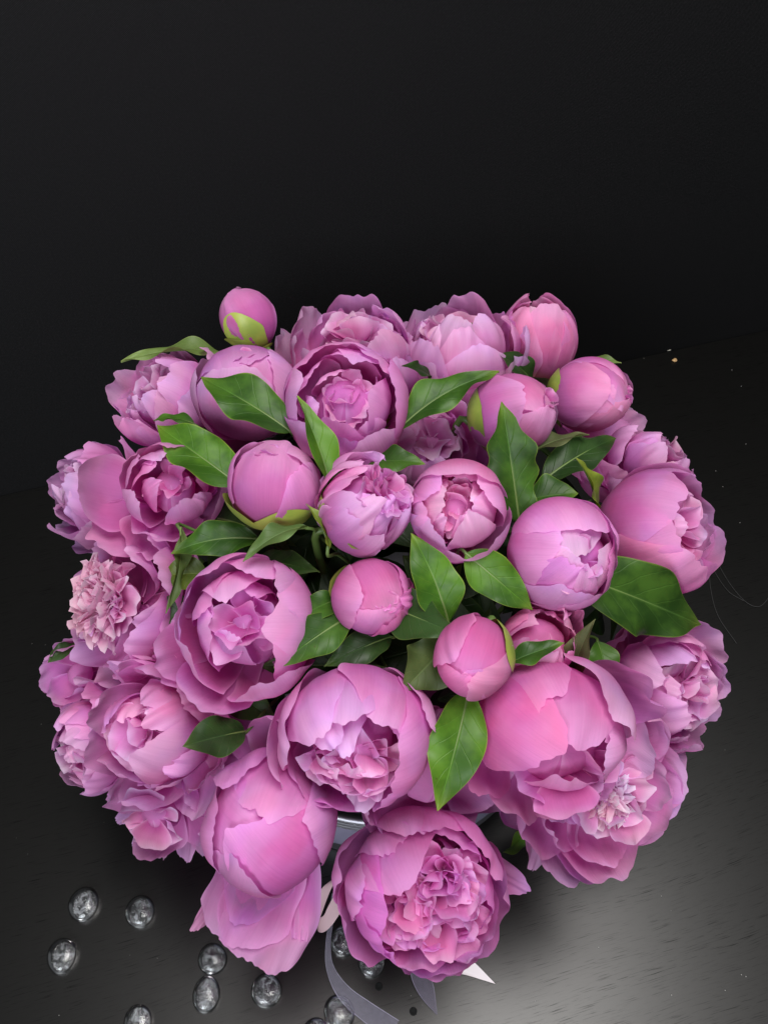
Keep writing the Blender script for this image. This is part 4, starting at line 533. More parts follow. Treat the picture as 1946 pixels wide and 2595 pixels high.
  {'loc': (0.1519, -0.1634, 0.2798), 'quat': (0.68075, 0.17457, 0.312, -0.63934), 'R': 0.0435, 'label': 'wide open peony with a fringed creamy heart at the lower right', 'foot': (0.0684, -0.0543, 0.1), 'tint': (1, 1.18, 1.06), 'zs': 0.78, 'heart': 0.4, 'layers': [(7, 1.06, 52, 48, {'hinge': 44, 'hj': 10, 'jit': 18, 'ruf': 0.06, 'und': 0.1, 'notch': 0.05}), (6, 0.98, 54, 46, {'hinge': 34, 'hj': 8, 'jit': 18, 'ruf': 0.06, 'und': 0.09, 'notch': 0.05}), (5, 0.84, 56, 40, {'hinge': 28, 'hj': 8, 'jit': 20, 'ruf': 0.08, 'und': 0.08})], 'ruffles': [{'n': 16, 'centre': -0.28, 'spread': 0.44, 'size': 0.4, 'polar': (20, 75), 'nar': 0.7}, {'n': 90, 'centre': -0.24, 'spread': 0.3, 'size': 0.3, 'polar': (0, 60), 'nar': 0.2, 'mat': 'stamen', 'name': 'petaloids', 'asmesh': True}], 'extra': [{'az': 88, 'rs': 1.13, 'end': 62, 'wd': 44, 'hinge': 38, 'tip': 0.06, 'und': 0.08, 'tint': (1, 1.45, 1.15)}, {'az': 332, 'rs': 1.3, 'end': 86, 'wd': 14, 'hinge': 44, 'und': 0.06}, {'az': 300, 'rs': 1.0, 'end': 80, 'wd': 22, 'hinge': 40}]},
  {'loc': (0.2258, -0.0673, 0.24), 'quat': (0.68959, 0.06569, 0.41917, -0.58689), 'R': 0.0419, 'label': 'frilly pink peony on the right edge under the very large leaf', 'foot': (0.1016, -0.011, 0.1), 'tint': (1, 1.03, 1.02), 'zs': 0.9, 'heart': 0.5, 'layers': [(8, 1.08, 58, 44, {'hinge': 26, 'hj': 12, 'jit': 20, 'ruf': 0.08, 'und': 0.12, 'notch': 0.06, 'skew': 0.06, 'flare': 0.04}), (6, 1.0, 48, 42, {'hinge': 11.700000000000001, 'hj': 10, 'jit': 22, 'ruf': 0.07, 'und': 0.08, 'notch': 0.06, 'ej': 14}), (5, 0.86, 40, 38, {'hinge': 6, 'hj': 9, 'jit': 26, 'ruf': 0.07, 'und': 0.07, 'ej': 16}), (4, 0.7, 34, 34, {'hinge': 4, 'hj': 10, 'jit': 30, 'ruf': 0.09, 'und': 0.08, 'inner': 1})], 'ruffles': [{'n': 20, 'centre': 0.0, 'spread': 0.36, 'size': 0.46, 'polar': (0, 70), 'nar': 0.65}], 'extra': [{'az': 350, 'rs': 1.45, 'end': 76, 'wd': 34, 'hinge': 48}, {'az': 15, 'rs': 1.55, 'end': 80, 'wd': 32, 'hinge': 54, 'tint': (1, 1.12, 1.08)}, {'az': 320, 'rs': 1.4, 'end': 70, 'wd': 34, 'hinge': 44}]},
  {'loc': (0.0362, 0.0831, 0.3562), 'quat': (0.70907, 0.08279, 0.1164, -0.69052), 'R': 0.0342, 'label': 'mauve peony sunk deep between the dark-mouthed cup and the bud behind the wavy leaf', 'foot': (0.0163, 0.0567, 0.1), 'tint': (0.92, 0.92, 0.97), 'zs': 0.9, 'heart': 0.5, 'layers': [(7, 1.08, 58, 44, {'hinge': 26, 'hj': 12, 'jit': 20, 'ruf': 0.08, 'und': 0.12, 'notch': 0.06, 'skew': 0.06, 'flare': 0.04}), (6, 1.0, 48, 42, {'hinge': 11.700000000000001, 'hj': 10, 'jit': 22, 'ruf': 0.07, 'und': 0.08, 'notch': 0.06, 'ej': 14}), (5, 0.86, 40, 38, {'hinge': 6, 'hj': 9, 'jit': 26, 'ruf': 0.07, 'und': 0.07, 'ej': 16}), (4, 0.7, 34, 34, {'hinge': 4, 'hj': 10, 'jit': 30, 'ruf': 0.09, 'und': 0.08, 'inner': 1})], 'ruffles': [{'n': 6, 'centre': 0.0, 'spread': 0.36, 'size': 0.46, 'polar': (0, 70), 'nar': 0.65}]},
]
LEAVES = [
  {'base': (-0.1425, 0.2214, 0.3262), 'tip': (-0.228, 0.1919, 0.3439), 'n': (0.0995, 0.2764, 0.9559), 'w': 0.0218, 'label': 'long pale leaf sticking out left below the small top left bud', 'm': 'pale', 'foot': (-0.0997, 0.17, 0.2883), 'arch': 0.1},
  {'base': (-0.0641, 0.0491, 0.4093), 'tip': (-0.1325, 0.0948, 0.4187), 'n': (0.1907, -0.1357, 0.9722), 'w': 0.0392, 'label': 'broad leaf lying across the large mauve bud, left of the dark-mouthed cup', 'm': 'mid', 'foot': (-0.0449, 0.0494, 0.3465), 'bend': -0.03},
  {'base': (-0.1012, 0.0218, 0.3837), 'tip': (-0.1652, 0.0694, 0.3956), 'n': (0.2914, -0.2158, 0.9319), 'w': 0.0394, 'label': 'broad leaf between the loosely folded peony and the glossy round bud', 'm': 'bright', 'foot': (-0.0708, 0.0303, 0.3286), 'bend': -0.04},
  {'base': (-0.0324, -0.0152, 0.4129), 'tip': (-0.0568, 0.0439, 0.4509), 'n': (0.7071, -0.4255, 0.5647), 'w': 0.0231, 'label': 'narrow upright leaf between the glossy bud and the dark-mouthed cup', 'm': 'bright', 'foot': (-0.0227, 0.0044, 0.349), 'arch': 0.05, 'fold': 0.7, 'wave': 0.03},
  {'base': (0.01, 0.0554, 0.4048), 'tip': (0.0831, 0.0961, 0.423), 'n': (-0.0995, -0.0023, 0.995), 'w': 0.0299, 'label': 'long leaf reaching up to the right from the dark-mouthed cup', 'm': 'mid', 'foot': (0.007, 0.0538, 0.3434), 'bend': -0.02},
  {'base': (0.0926, -0.0112, 0.3818), 'tip': (0.0774, 0.0419, 0.4474), 'n': (0.049, -0.433, 0.9001), 'w': 0.0343, 'label': 'upright dark leaf with deeply waved margins above the big round globe', 'm': 'mid', 'foot': (0.0648, 0.0072, 0.3273), 'arch': 0.03, 'wave': 0.06, 'fold': 0.3, 'peak': 0.5, 'scal': 0.16, 'sfreq': 24},
  {'base': (0.1015, 0.0142, 0.3776), 'tip': (0.1351, 0.0131, 0.3863), 'n': (-0.0995, -0.0023, 0.995), 'w': 0.031, 'label': 'triangular green leaf behind the wavy upright leaf', 'm': 'mid', 'foot': (0.0711, 0.0249, 0.3243), 'arch': 0.05},
  {'base': (0.114, 0.0332, 0.3748), 'tip': (0.1757, 0.0781, 0.3719), 'n': (0.0, -0.1138, 0.9935), 'w': 0.0305, 'label': 'dark leaf pointing right over the pale loose peony', 'm': 'dark', 'foot': (0.0798, 0.0383, 0.3224)},
  {'base': (0.1005, 0.0465, 0.385), 'tip': (0.1503, 0.0666, 0.3887), 'n': (0.2082, 0.4561, 0.8652), 'w': 0.0179, 'label': 'thin olive leaf seen nearly edge-on beneath the two upper right buds', 'm': 'olive', 'foot': (0.0704, 0.0475, 0.3295)},
  {'base': (0.1528, 0.018, 0.3617), 'tip': (0.133, 0.0296, 0.4047), 'n': (0.796, -0.2798, 0.5367), 'w': 0.0153, 'label': 'small narrow yellow-green leaf left of the large cupped bloom', 'm': 'yellow', 'foot': (0.1069, 0.0276, 0.3132), 'fold': 0.6},
  {'base': (0.1751, 0.2087, 0.3239), 'tip': (0.209, 0.1993, 0.336), 'n': (0.0, 0.1392, 0.9903), 'w': 0.0149, 'label': 'small pale leaf tip at the upper right edge of the bouquet', 'm': 'pale', 'foot': (0.1226, 0.1611, 0.2867)},
  {'base': (0.089, 0.1732, 0.3648), 'tip': (0.0736, 0.2031, 0.378), 'n': (0.5051, -0.2443, 0.8278), 'w': 0.0165, 'label': 'narrow leaf standing between the two back peonies and the top right bud', 'm': 'mid', 'foot': (0.0623, 0.1363, 0.3153), 'fold': 0.6},
  {'base': (0.1267, 0.1681, 0.3405), 'tip': (0.0926, 0.1639, 0.3783), 'n': (0.101, -0.2244, 0.9692), 'w': 0.0287, 'label': 'short dark leaf under the half-open top right bud', 'm': 'dark', 'foot': (0.0887, 0.1326, 0.2984)},
  {'base': (0.0371, 0.1391, 0.3763), 'tip': (0.0136, 0.1248, 0.4021), 'n': (0.101, -0.2244, 0.9692), 'w': 0.013, 'label': 'small dark leaf behind the dark-mouthed cup on its right', 'm': 'dark', 'foot': (0.026, 0.1124, 0.3234)},
  {'base': (-0.086, -0.016, 0.3722), 'tip': (-0.1459, -0.0256, 0.3687), 'n': (0.0, -0.2886, 0.9574), 'w': 0.0257, 'label': 'leaf pointing left below the glossy round bud', 'm': 'mid', 'foot': (-0.0602, 0.0038, 0.3206), 'bend': 0.05},
  {'base': (-0.0491, -0.0312, 0.4078), 'tip': (-0.087, -0.0613, 0.4133), 'n': (-0.3158, 0.3138, 0.8955), 'w': 0.0161, 'label': 'curled grey-green leaf lying across the rim of the wide cupped peony', 'm': 'pale', 'foot': (-0.0343, -0.0068, 0.3454), 'tint': (0.62, 0.72, 0.75), 'twist': 0.5, 'arch': 0.12},
  {'base': (-0.0345, -0.0467, 0.4057), 'tip': (-0.0491, -0.0252, 0.4245), 'n': (0.8433, -0.233, 0.4844), 'w': 0.0087, 'label': 'tiny narrow yellow-green leaf at the base of the crumpled bud', 'm': 'yellow', 'foot': (-0.0242, -0.0177, 0.344), 'fold': 0.7},
  {'base': (0.0403, -0.0873, 0.3826), 'tip': (0.0169, -0.0437, 0.4181), 'n': (0.1551, -0.5087, 0.8469), 'w': 0.0307, 'label': 'bright pointed leaf hanging from the round cup toward the egg-shaped bud', 'm': 'bright', 'foot': (0.0282, -0.0461, 0.3278), 'bend': 0.02},
  {'base': (0.0522, -0.0455, 0.3986), 'tip': (0.0956, -0.0742, 0.3757), 'n': (-0.1041, -0.5121, 0.8526), 'w': 0.029, 'label': 'glossy leaf between the bright pointed leaf and the big round globe', 'm': 'bright', 'foot': (0.0366, -0.0168, 0.339), 'peak': 0.35},
  {'base': (0.1296, -0.0347, 0.3571), 'tip': (0.2407, -0.0337, 0.2839), 'n': (0.1476, -0.5137, 0.8452), 'w': 0.0535, 'label': 'very large leaf at the right under the big round globe', 'm': 'mid', 'foot': (0.0908, -0.0093, 0.31), 'arch': 0.06, 'tint': (0.85, 0.82, 0.9)},
  {'base': (0.1269, -0.1, 0.3231), 'tip': (0.1338, -0.0824, 0.3781), 'n': (-0.6213, -0.3847, 0.6826), 'w': 0.0193, 'label': 'brownish leaf underside standing beside the very large leaf', 'm': 'olive', 'foot': (0.0888, -0.055, 0.2861), 'fold': 0.6},
  {'base': (0.1513, -0.0643, 0.3152), 'tip': (0.1544, -0.1008, 0.3065), 'n': (0.1961, -0.5901, 0.7831), 'w': 0.0227, 'label': 'dark leaf hanging below the very large leaf', 'm': 'mid', 'foot': (0.1059, -0.03, 0.2807)},
  {'base': (0.0784, -0.108, 0.3685), 'tip': (0.1119, -0.0995, 0.3793), 'n': (-0.1005, 0.1385, 0.9853), 'w': 0.0159, 'label': 'small leaf lying across the crinkled coral bud', 'm': 'mid', 'foot': (0.0549, -0.0606, 0.3179), 'bend': 0.04},
  {'base': (-0.0215, -0.0781, 0.3753), 'tip': (-0.0676, -0.115, 0.3755), 'n': (0.101, -0.2244, 0.9692), 'w': 0.0271, 'label': 'bright leaf reaching down left over the edge of the wide cupped peony', 'm': 'mid', 'foot': (-0.0151, -0.0397, 0.3227)},
  {'base': (-0.03, -0.0653, 0.3741), 'tip': (-0.0599, -0.0896, 0.385), 'n': (0.0, -0.2256, 0.9742), 'w': 0.0194, 'label': 'leaf half hidden behind the bright leaf beside the wide cupped peony', 'm': 'mid', 'foot': (-0.021, -0.0307, 0.3219)},
  {'base': (0.0046, -0.0708, 0.3746), 'tip': (0.045, -0.1022, 0.3951), 'n': (-0.099, -0.5168, 0.8504), 'w': 0.0323, 'label': 'dark pointed leaf between the tight centre bud and the egg-shaped bud', 'm': 'dark', 'foot': (0.0033, -0.0346, 0.3222), 'peak': 0.35},
  {'base': (0.0386, -0.0949, 0.3663), 'tip': (0.0114, -0.1288, 0.373), 'n': (0.0976, -0.4314, 0.8969), 'w': 0.0336, 'label': 'olive leaf with a notched tip under the egg-shaped bud', 'm': 'olive', 'foot': (0.027, -0.0514, 0.3164), 'tint': (0.75, 0.95, 0.7), 'wave': 0.09, 'peak': 0.5},
  {'base': (0.0525, -0.1238, 0.3621), 'tip': (0.0316, -0.1911, 0.3418), 'n': (0.0497, -0.5187, 0.8535), 'w': 0.0345, 'label': 'long bright hanging leaf above the largest double peony', 'm': 'bright', 'foot': (0.0367, -0.0716, 0.3134), 'arch': 0.08, 'wave': 0.05, 'peak': 0.45},
  {'base': (-0.0913, -0.132, 0.3174), 'tip': (-0.1237, -0.1528, 0.345), 'n': (-0.0999, -0.3317, 0.9381), 'w': 0.0263, 'label': 'rounded dark leaf between the two lower left peonies', 'm': 'dark', 'foot': (-0.0639, -0.0774, 0.2822), 'peak': 0.6},
  {'base': (-0.1436, -0.0002, 0.3639), 'tip': (-0.1473, -0.0619, 0.3502), 'n': (0.796, -0.2798, 0.5367), 'w': 0.0116, 'label': 'narrow drooping leaf below the loosely folded peony at the left', 'm': 'olive', 'foot': (-0.1005, 0.0149, 0.3147), 'fold': 0.5, 'tint': (0.8, 1.1, 0.7)},
  {'base': (-0.1244, -0.0268, 0.3449), 'tip': (-0.1578, -0.0282, 0.3439), 'n': (0.0999, -0.3317, 0.9381), 'w': 0.025, 'label': 'yellowish leaf half hidden left of the wide cupped peony', 'm': 'yellow', 'foot': (-0.0871, -0.0038, 0.3014), 'tint': (0.55, 0.6, 0.6)},
  {'base': (-0.1326, -0.0413, 0.3245), 'tip': (-0.1657, -0.0492, 0.3117), 'n': (0.0999, -0.3317, 0.9381), 'w': 0.0283, 'label': 'dark leaf low between the wide cupped peony and the left edge peony', 'm': 'dark', 'foot': (-0.0929, -0.0139, 0.2872)},
  {'base': (0.1109, -0.159, 0.2236), 'tip': (0.0911, -0.1717, 0.1775), 'n': (0.3015, -0.3036, 0.9038), 'w': 0.0154, 'label': 'small bright leaf poking out above the table right of the largest peony', 'm': 'bright', 'foot': (0.0776, -0.0963, 0.2165), 'fold': 0.6},
  {'base': (-0.0079, 0.0299, 0.3994), 'tip': (0.028, 0.0219, 0.4078), 'n': (0.0, -0.1138, 0.9935), 'w': 0.0203, 'label': 'dark leaf tucked between the dark-mouthed cup and the round cup', 'm': 'mid', 'foot': (-0.0055, 0.0359, 0.3395)},
  {'base': (0.2209, 0.1152, 0.274), 'tip': (0.224, 0.1057, 0.3174), 'n': (-0.4165, -0.3663, 0.8321), 'w': 0.0126, 'label': 'tiny green leaf tip above the large cupped bloom at the right', 'm': 'bright', 'foot': (0.1546, 0.0956, 0.2518), 'fold': 0.6},
  {'base': (-0.253, -0.0251, 0.2366), 'tip': (-0.2677, -0.0435, 0.2401), 'n': (0.1048, -0.3166, 0.9427), 'w': 0.0134, 'label': 'tiny dark leaf tip at the far left edge of the bouquet', 'm': 'dark', 'foot': (-0.1771, -0.0026, 0.2256)},
  {'base': (-0.1444, 0.0888, 0.3763), 'tip': (-0.1799, 0.1019, 0.366), 'n': (0.0, 0.2147, 0.9767), 'w': 0.0129, 'label': 'small leaf edge under the half-open dusky peony at the upper left', 'm': 'mid', 'foot': (-0.1011, 0.0772, 0.3234)},
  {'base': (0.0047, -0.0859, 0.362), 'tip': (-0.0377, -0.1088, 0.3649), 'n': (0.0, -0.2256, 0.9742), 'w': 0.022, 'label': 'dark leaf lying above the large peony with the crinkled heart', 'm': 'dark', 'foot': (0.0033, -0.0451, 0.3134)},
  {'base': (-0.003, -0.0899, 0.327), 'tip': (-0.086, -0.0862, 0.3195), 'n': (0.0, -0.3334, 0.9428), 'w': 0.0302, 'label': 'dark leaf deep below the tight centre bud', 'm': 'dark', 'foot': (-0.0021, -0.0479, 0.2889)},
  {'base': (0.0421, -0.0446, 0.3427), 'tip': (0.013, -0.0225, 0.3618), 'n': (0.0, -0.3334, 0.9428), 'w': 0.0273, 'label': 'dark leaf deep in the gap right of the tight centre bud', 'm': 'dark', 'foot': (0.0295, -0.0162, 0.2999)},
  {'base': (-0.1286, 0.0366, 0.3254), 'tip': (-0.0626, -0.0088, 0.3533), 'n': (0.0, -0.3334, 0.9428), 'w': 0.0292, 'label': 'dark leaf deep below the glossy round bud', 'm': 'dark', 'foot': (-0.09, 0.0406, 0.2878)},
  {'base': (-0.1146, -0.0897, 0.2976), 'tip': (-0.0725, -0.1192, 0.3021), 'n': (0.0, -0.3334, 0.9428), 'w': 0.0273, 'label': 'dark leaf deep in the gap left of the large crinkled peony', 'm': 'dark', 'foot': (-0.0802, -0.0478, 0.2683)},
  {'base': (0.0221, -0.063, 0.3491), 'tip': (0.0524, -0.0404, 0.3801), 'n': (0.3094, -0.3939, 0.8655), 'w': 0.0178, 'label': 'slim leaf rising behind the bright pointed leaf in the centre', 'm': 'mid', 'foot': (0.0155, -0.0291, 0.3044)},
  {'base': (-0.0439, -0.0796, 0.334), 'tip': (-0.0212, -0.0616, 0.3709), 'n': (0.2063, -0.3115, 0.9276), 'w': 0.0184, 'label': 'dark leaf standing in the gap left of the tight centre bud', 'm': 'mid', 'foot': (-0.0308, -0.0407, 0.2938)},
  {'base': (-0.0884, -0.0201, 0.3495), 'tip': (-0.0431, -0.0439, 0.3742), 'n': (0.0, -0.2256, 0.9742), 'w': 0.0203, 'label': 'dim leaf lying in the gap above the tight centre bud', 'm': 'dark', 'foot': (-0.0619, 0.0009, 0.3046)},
]
RIBBONS = [
  {'name': 'sheer_ribbon', 'm': 'organza', 'label': 'sheer lilac ribbon curling down past the gems to the bottom edge', 'pts': [(-0.0435, -0.1751, 0.06), (-0.0461, -0.1926, 0.045), (-0.049, -0.2101, 0.03), (-0.0472, -0.2267, 0.02), (-0.0361, -0.2434, 0.012), (-0.0178, -0.2569, 0.008), (0.0081, -0.2719, 0.004)], 'widths': [0.004, 0.004, 0.0045, 0.007, 0.013, 0.017, 0.019], 'sides': [(0.9901, 0.0195, 0.1387), (0.9901, 0.0195, 0.1387), (0.9901, 0.0195, 0.1387), (0.9536, 0.2405, 0.1812), (0.824, 0.4525, 0.3409), (0.6549, 0.6035, 0.4548), (0.507, 0.6884, 0.5187)]},
  {'name': 'sheer_ribbon', 'm': 'organza', 'label': 'short sheer lilac ribbon end below the middle of the largest peony', 'pts': [(0.0393, -0.2085, 0.02), (0.0323, -0.2265, 0.006), (0.0369, -0.2424, 0.004), (0.046, -0.2605, 0.003)], 'widths': [0.018, 0.018, 0.015, 0.001], 'sides': [(0.995, -0.0795, -0.0599), (0.995, -0.0795, -0.0599), (0.9806, 0.1566, 0.118), (0.848, 0.4233, 0.319)]},
  {'name': 'satin_ribbon', 'm': 'satin', 'label': 'pink satin ribbon loop left of the largest peony', 'pts': [(-0.0383, -0.1622, 0.07), (-0.0491, -0.1705, 0.065), (-0.0572, -0.1834, 0.055), (-0.0602, -0.1961, 0.05), (-0.0521, -0.1976, 0.05), (-0.0433, -0.1871, 0.055), (-0.0343, -0.1713, 0.06)], 'widths': [0.012, 0.012, 0.012, 0.012, 0.012, 0.012, 0.012], 'sides': [(0.7895, 0.2303, 0.5689), (0.8619, 0.1409, 0.4871), (0.8742, -0.2923, 0.3879), (0.398, -0.896, 0.197), (0.199, -0.9547, -0.2211), (0.722, -0.6805, -0.1253), (0.8296, -0.5389, -0.1464)]},
  {'name': 'satin_ribbon', 'm': 'pale', 'label': 'pale pink ribbon end with a pointed tip lying right of the largest peony', 'pts': [(0.0541, -0.2109, 0.012), (0.0644, -0.2196, 0.006), (0.0787, -0.2262, 0.004), (0.0982, -0.2368, 0.002)], 'widths': [0.022, 0.02, 0.0125, 0.0003], 'sides': [(0.4472, 0.7143, 0.5383), (0.4229, 0.7237, 0.5454), (0.4472, 0.7143, 0.5383), (0.4472, 0.7143, 0.5383)]},
]
GEMS = [
  (-0.2794, -0.1721, 0.0143, 0.0151, 0.0, 'clear glass gem at the upper left of the scattered group'),
  (-0.2259, -0.1784, 0.0134, 0.0146, 0.3, 'clear glass gem second from the left in the upper row, near the hanging petal'),
  (-0.2898, -0.2149, 0.013, 0.015, 0.1, 'clear glass gem lying nearest the left edge of the picture'),
  (-0.1539, -0.2175, 0.0129, 0.0134, 0.6, 'clear glass gem under the wide hanging petal, upper of a close pair'),
  (-0.1558, -0.2452, 0.0122, 0.0147, 0.2, 'clear glass gem directly below its close neighbour, lower of the pair'),
  (-0.1033, -0.2423, 0.0131, 0.0143, 0.9, 'clear glass gem with a bluish heart between the close pair and the sheer ribbon'),
  (-0.2125, -0.2658, 0.0124, 0.0132, 0.4, 'clear glass gem cut by the bottom edge of the picture at the left'),
  (-0.037, -0.2033, 0.0122, 0.0135, 0.5, 'clear glass gem tucked beside the sheer ribbon under the largest peony'),
  (-0.011, -0.2201, 0.0125, 0.0125, 0.2, 'clear glass gem mostly hidden under the largest peony'),
  (-0.0389, -0.2595, 0.0133, 0.0145, 0.7, 'clear glass gem beneath the sheer lilac ribbon at the bottom'),
  (-0.0583, -0.2753, 0.0123, 0.0127, 0.1, 'clear glass gem just showing at the bottom edge left of the sheer ribbon'),
]
CRUMBS = [
  ('crumb', (0.4266, 0.5661, -0.0), (0.0042, 0.0032, 0.0018), 'tan', 'tan crumb lying on the black table at the right near the wall', 0.6),
  ('paint fleck', (0.4232, 0.5891, 0.0), (0.0048, 0.0016, 0.001), 'white', 'whitish fleck at the foot of the wall above the tan crumb', 0.3),
]
DUST = [
  (0.3826, 0.571, 0.0005),
  (0.5061, 0.5465, 0.0005),
  (0.511, 0.5131, 0.0005),
  (0.4886, 0.4025, 0.0005),
  (0.3508, 0.3697, 0.0005),
  (0.4366, 0.3553, 0.0005),
  (0.4392, 0.3287, 0.0005),
  (0.3589, 0.1817, 0.0005),
  (0.4464, 0.2706, 0.0005),
  (0.253, -0.2455, 0.0005),
  (0.3186, -0.2297, 0.0005),
  (0.3011, -0.2419, 0.0005),
  (0.3223, -0.2311, 0.0005),
  (-0.0589, 0.2372, 0.00029),
  (-0.0509, -0.0084, 0.00023),
  (-0.2173, -0.1072, 0.00022),
  (-0.1714, -0.108, 0.00028),
  (-0.279, -0.0564, 0.0002),
  (0.1948, -0.2077, 0.00027),
  (0.3133, 0.199, 0.00028),
  (-0.3423, -0.0126, 0.00017),
  (-0.2765, -0.0967, 0.00021),
  (-0.335, 0.1066, 0.00024),
  (-0.0274, 0.1182, 0.00031),
  (-0.0127, -0.0523, 0.00025),
  (0.2195, -0.0888, 0.00019),
  (0.1325, -0.25, 0.00028),
  (0.3173, 0.0348, 0.00029),
  (-0.0567, -0.0171, 0.00034),
  (0.0237, -0.246, 0.00029),
  (-0.3367, 0.0209, 0.00036),
  (-0.0863, 0.2363, 0.00021),
  (-0.2824, -0.2608, 0.00039),
  (0.2227, -0.099, 0.00034),
  (-0.274, 0.0627, 0.00028),
  (-0.1311, 0.2229, 0.0004),
  (-0.0447, -0.0517, 0.00023),
  (-0.192, 0.0096, 0.00036),
  (0.1902, 0.0138, 0.00015),
  (0.2491, 0.0767, 0.0003),
  (-0.3442, -0.1267, 0.00025),
  (-0.0021, -0.0055, 0.00024),
  (0.0337, -0.2531, 0.00018),
  (-0.1711, 0.2257, 0.00033),
  (0.1349, 0.1101, 0.00025),
  (0.1047, -0.1264, 0.00019),
  (0.2669, -0.1768, 0.00018),
  (0.2604, -0.1645, 0.00035),
  (0.0372, 0.1062, 0.00038),
  (0.0751, 0.0322, 0.00022),
  (0.3275, -0.0081, 0.00029),
  (0.0748, -0.1966, 0.00031),
  (-0.2402, -0.0941, 0.00027),
  (0.0346, -0.1433, 0.00021),
  (-0.2792, 0.1777, 0.00022),
  (-0.3593, -0.1118, 0.00022),
  (-0.2803, 0.1882, 0.00022),
  (-0.2368, 0.0671, 0.00027),
  (0.0341, -0.2042, 0.0004),
  (-0.3827, 0.0993, 0.00031),
  (-0.2294, -0.2141, 0.0002),
  (0.1763, -0.1226, 0.00035),
  (-0.3981, 0.1008, 0.00033),
  (-0.3801, 0.2338, 0.00024),
  (0.0823, 0.2183, 0.00017),
  (-0.3639, 0.0051, 0.00032),
  (-0.2042, -0.2165, 0.00026),
  (0.0995, 0.0642, 0.0003),
  (0.3552, -0.023, 0.0002),
  (-0.0582, -0.0212, 0.00028),
  (0.0239, 0.2253, 0.00019),
  (-0.0354, -0.147, 0.00034),
  (0.2128, -0.051, 0.00039),
]
THREADS = [
  ([(0.3935, 0.2106, 0.0012), (0.3866, 0.1745, 0.0012), (0.3863, 0.1368, 0.0012), (0.3985, 0.1008, 0.0012)], 'thin grey thread dropping from the large cupped bloom at the right'),
  ([(0.401, 0.2208, 0.0012), (0.4108, 0.1809, 0.0012), (0.4233, 0.1554, 0.0012), (0.4379, 0.1492, 0.0012), (0.4558, 0.1649, 0.0012)], 'thin grey thread curving out to the right picture edge'),
  ([(0.3947, 0.2039, 0.0012), (0.4056, 0.1713, 0.0012), (0.421, 0.1567, 0.0012)], 'thin grey thread between the other two on the table'),
]
HOLES = [
  (-0.0045, -0.2388),
  (0.0255, -0.2578),
]


for i, d in enumerate(FLOWERS): make_peony(i, d)
for i, d in enumerate(LEAVES): make_leaf(i, d)

# uncounted foliage deep inside the bouquet, tinted darker for the shade of the gaps
def deep_foliage():
    rng = np.random.RandomState(5); grids = []
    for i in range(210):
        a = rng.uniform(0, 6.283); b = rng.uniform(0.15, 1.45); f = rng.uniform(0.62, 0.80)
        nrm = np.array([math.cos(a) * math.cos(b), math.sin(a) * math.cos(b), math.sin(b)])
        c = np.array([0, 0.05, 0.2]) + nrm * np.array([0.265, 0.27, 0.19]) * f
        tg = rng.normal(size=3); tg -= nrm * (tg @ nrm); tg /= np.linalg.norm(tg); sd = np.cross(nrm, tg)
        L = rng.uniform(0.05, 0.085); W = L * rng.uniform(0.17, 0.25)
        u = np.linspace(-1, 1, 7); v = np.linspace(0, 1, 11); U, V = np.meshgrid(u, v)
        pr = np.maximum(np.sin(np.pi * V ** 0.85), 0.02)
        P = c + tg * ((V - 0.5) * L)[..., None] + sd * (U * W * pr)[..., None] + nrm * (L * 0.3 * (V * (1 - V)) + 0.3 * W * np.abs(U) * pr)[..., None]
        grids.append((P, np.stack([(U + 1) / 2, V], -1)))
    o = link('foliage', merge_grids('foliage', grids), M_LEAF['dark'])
    tag(o, 'shade-darkened green foliage packed deep between the peony heads', 'foliage', kind='stuff'); o.color = (0.5, 0.55, 0.5, 1)
deep_foliage()

# ------------------------------------------------------------------ the tin under the bouquet
def lathe(prof, n=96):
    prof = np.asarray(prof, float); a = np.linspace(0, 2 * np.pi, n, endpoint=False)
    P = np.zeros((len(prof), n, 3)); P[..., 0] = prof[:, :1] * np.cos(a); P[..., 1] = prof[:, :1] * np.sin(a); P[..., 2] = prof[:, 1:]
    return P
tin = empty('flower_tin', (0, 0.035, 0.001)); tag(tin, 'round silvery tin with a ridged rim holding the whole peony bouquet', 'container')
def smooth_off(me):
    me.polygons.foreach_set('use_smooth', np.zeros(len(me.polygons), bool)); return me
TR, TH = 0.165, 0.115
link('wall_sheet', grid_mesh('wall_sheet', lathe([(0.001, 0.0), (TR - 0.004, 0.0), (TR, 0.003), (TR, TH - 0.022), (TR - 0.003, TH - 0.020), (TR - 0.003, 0.006), (0.001, 0.004)]), closed_u=True), M_TIN, tin)
rim = [(TR + 0.0005, TH - 0.0215)]
for k in range(3):
    z = TH - 0.0215 + k * 0.0075
    rim += [(TR + 0.0035, z + 0.001), (TR + 0.0045, z + 0.0035), (TR + 0.0035, z + 0.006), (TR + 0.001, z + 0.0072)]
rim += [(TR - 0.004, TH + 0.001), (TR - 0.005, TH - 0.02)]
link('rim', grid_mesh('rim', lathe(rim), closed_u=True), M_TIN, tin)
band = link('ribbon_band', grid_mesh('ribbon_band', lathe([(TR + 0.0012, 0.030), (TR + 0.0022, 0.034), (TR + 0.0022, 0.082), (TR + 0.0012, 0.086)]), closed_u=True), M_BAND)
band.location = (0, 0.035, 0.001); tag(band, 'lilac ribbon band wrapped round the silvery tin', 'ribbon')

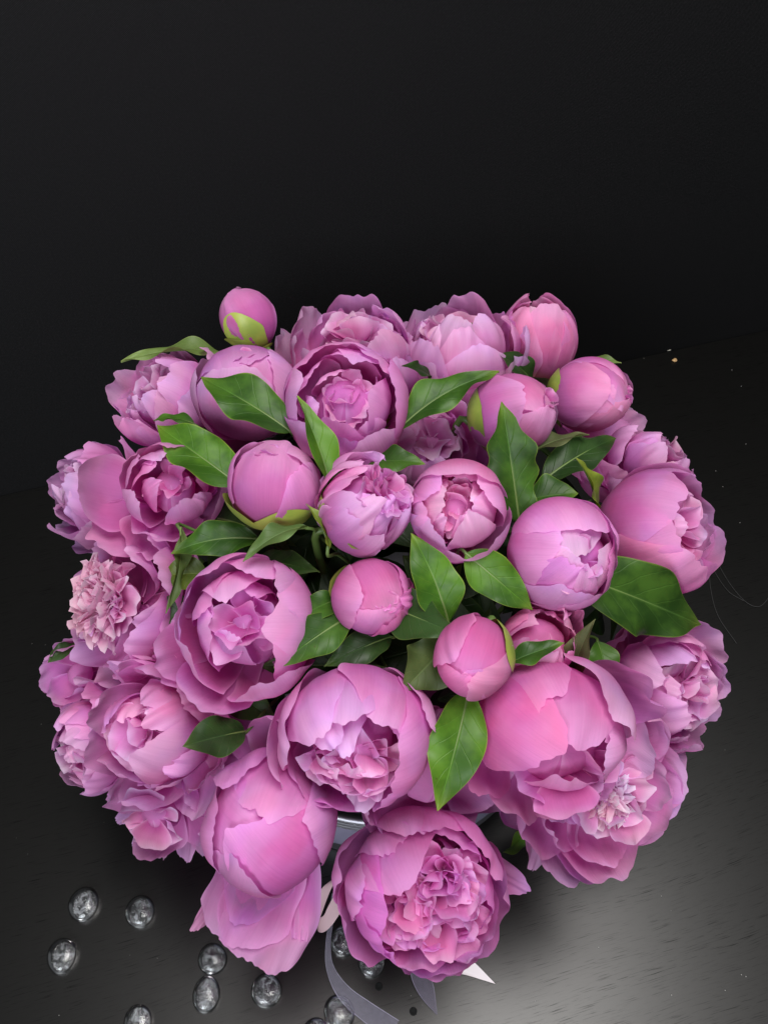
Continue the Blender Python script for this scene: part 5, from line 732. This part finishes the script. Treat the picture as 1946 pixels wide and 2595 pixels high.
# ------------------------------------------------------------------ ribbons
def strip(name, pts, sides, widths, mat, label, n=40, ruff=0.0):
    P = bez(pts, n); S = bez(sides, n); S /= np.linalg.norm(S, axis=1)[:, None]; Wd = bez([[x, 0, 0] for x in widths], n)[:, 0]
    u = np.linspace(-1, 1, 7)
    G = P[:, None, :] + S[:, None, :] * (u[None, :, None] * np.maximum(Wd, 0.0002)[:, None, None] / 2)
    G[..., 2] += ruff * np.sin(u * 2.5)[None, :] * np.sin(np.linspace(0, 9, n))[:, None]
    G[..., 2] = np.maximum(G[..., 2], 0.0012)
    U, V = np.meshgrid((u + 1) / 2, np.linspace(0, 1, n))
    o = link(name, grid_mesh(name, G, np.stack([U, V], -1)), mat)
    tag(o, label, 'ribbon'); return o
for r in RIBBONS: strip(r['name'], r['pts'], r['sides'], r['widths'], {'organza': M_ORGANZA, 'satin': M_SATIN, 'pale': M_PALE}[r['m']], r['label'])

# ------------------------------------------------------------------ glass gems
def gem_mesh(seed):
    rng = np.random.RandomState(seed); a = np.linspace(0, 2 * np.pi, 40, endpoint=False); t = np.linspace(0.0, np.pi, 22)
    A, Tt = np.meshgrid(a, t); Tt = np.clip(Tt, 0.02, np.pi - 0.02)
    ph = rng.uniform(0, 6.28, 3); r = 1 + 0.025 * np.sin(2 * A + ph[0]) + 0.015 * np.sin(3 * A + ph[1])
    z = np.cos(Tt); z = np.where(z > 0, z * 0.60, -np.abs(z) ** 0.6 * 0.22)
    sr = np.sin(Tt) ** 0.8
    P = np.stack([r * sr * np.cos(A), r * sr * np.sin(A), z + 0.22], -1)
    me = grid_mesh('glass_gem', P, np.stack([A, Tt], -1), closed_u=True)
    me.materials.append(M_GLASS); me.materials.append(M_GLASS_BASE)
    me.polygons.foreach_set('material_index', [1 if p.center.z < 0.13 else 0 for p in me.polygons])
    return me
for i, (x, y, rx, ry, rz, lab) in enumerate(GEMS):
    o = link('glass_gem', gem_mesh(i), M_GLASS); o.location = (x, y, 0.0008); o.rotation_euler = (0, 0, rz)
    o.scale = (rx, ry, (rx + ry) / 2 * 0.80); tag(o, lab, 'glass gem', 'clear glass gems on the table')

# ------------------------------------------------------------------ crumbs, specks, threads, screw holes
def pebble(name, loc, s, mat, seed, rz=0.0):
    rng = np.random.RandomState(seed); a = np.linspace(0, 2 * np.pi, 12, endpoint=False); t = np.linspace(0.03, np.pi - 0.03, 8); A, Tt = np.meshgrid(a, t)
    r = 1 + 0.18 * np.sin(3 * A + 2 * Tt + rng.uniform(0, 6)) + 0.1 * np.sin(5 * A - 3 * Tt)
    P = np.stack([s[0] * r * np.sin(Tt) * np.cos(A), s[1] * r * np.sin(Tt) * np.sin(A), s[2] * (np.cos(Tt) + 1)], -1)
    o = link(name, grid_mesh(name, P, np.stack([A, Tt], -1), closed_u=True), mat); o.location = loc; o.rotation_euler = (0, 0, rz); return o
for nm, loc, s, mt, lab, rz in CRUMBS: tag(pebble(nm, loc, s, {'tan': M_CRUMB, 'white': M_FLECK}[mt], 3, rz), lab, nm)
grids = []
for x, y, r in DUST:
    a = np.linspace(0, 2 * np.pi, 7); t = np.linspace(0.05, np.pi - 0.05, 5); A, Tt = np.meshgrid(a, t)
    grids.append((np.stack([x + r * np.sin(Tt) * np.cos(A), y + r * np.sin(Tt) * np.sin(A), 0.0003 + r * 0.7 * (1 + np.cos(Tt))], -1), np.stack([A, Tt], -1)))
tag(link('dust', merge_grids('dust', grids), M_DUST), 'tiny pale dust specks scattered on the black table', 'dust', kind='stuff')
for pts, lab in THREADS:
    P = bez(pts, 30); o = link('thread', grid_mesh('thread', tube(P, np.full(30, 0.00028), 6), closed_u=True), M_HAIR); tag(o, lab, 'thread', 'fine grey threads on the table')
for x, y in HOLES:
    # black disc painted for the dark inside the hole, with a raised lip
    P = lathe([(0.0034, 0.0002), (0.0029, 0.0007), (0.0022, 0.0005), (0.0010, 0.0003), (0.0001, 0.0002)], 20)
    o = link('screw_hole', grid_mesh('screw_hole', P, closed_u=True), M_HOLE, table)
    o.matrix_parent_inverse = (Matrix.Translation(WALL0) @ Matrix.Rotation(YAW, 4, 'Z')).inverted(); o.location = (x, y, 0.0)
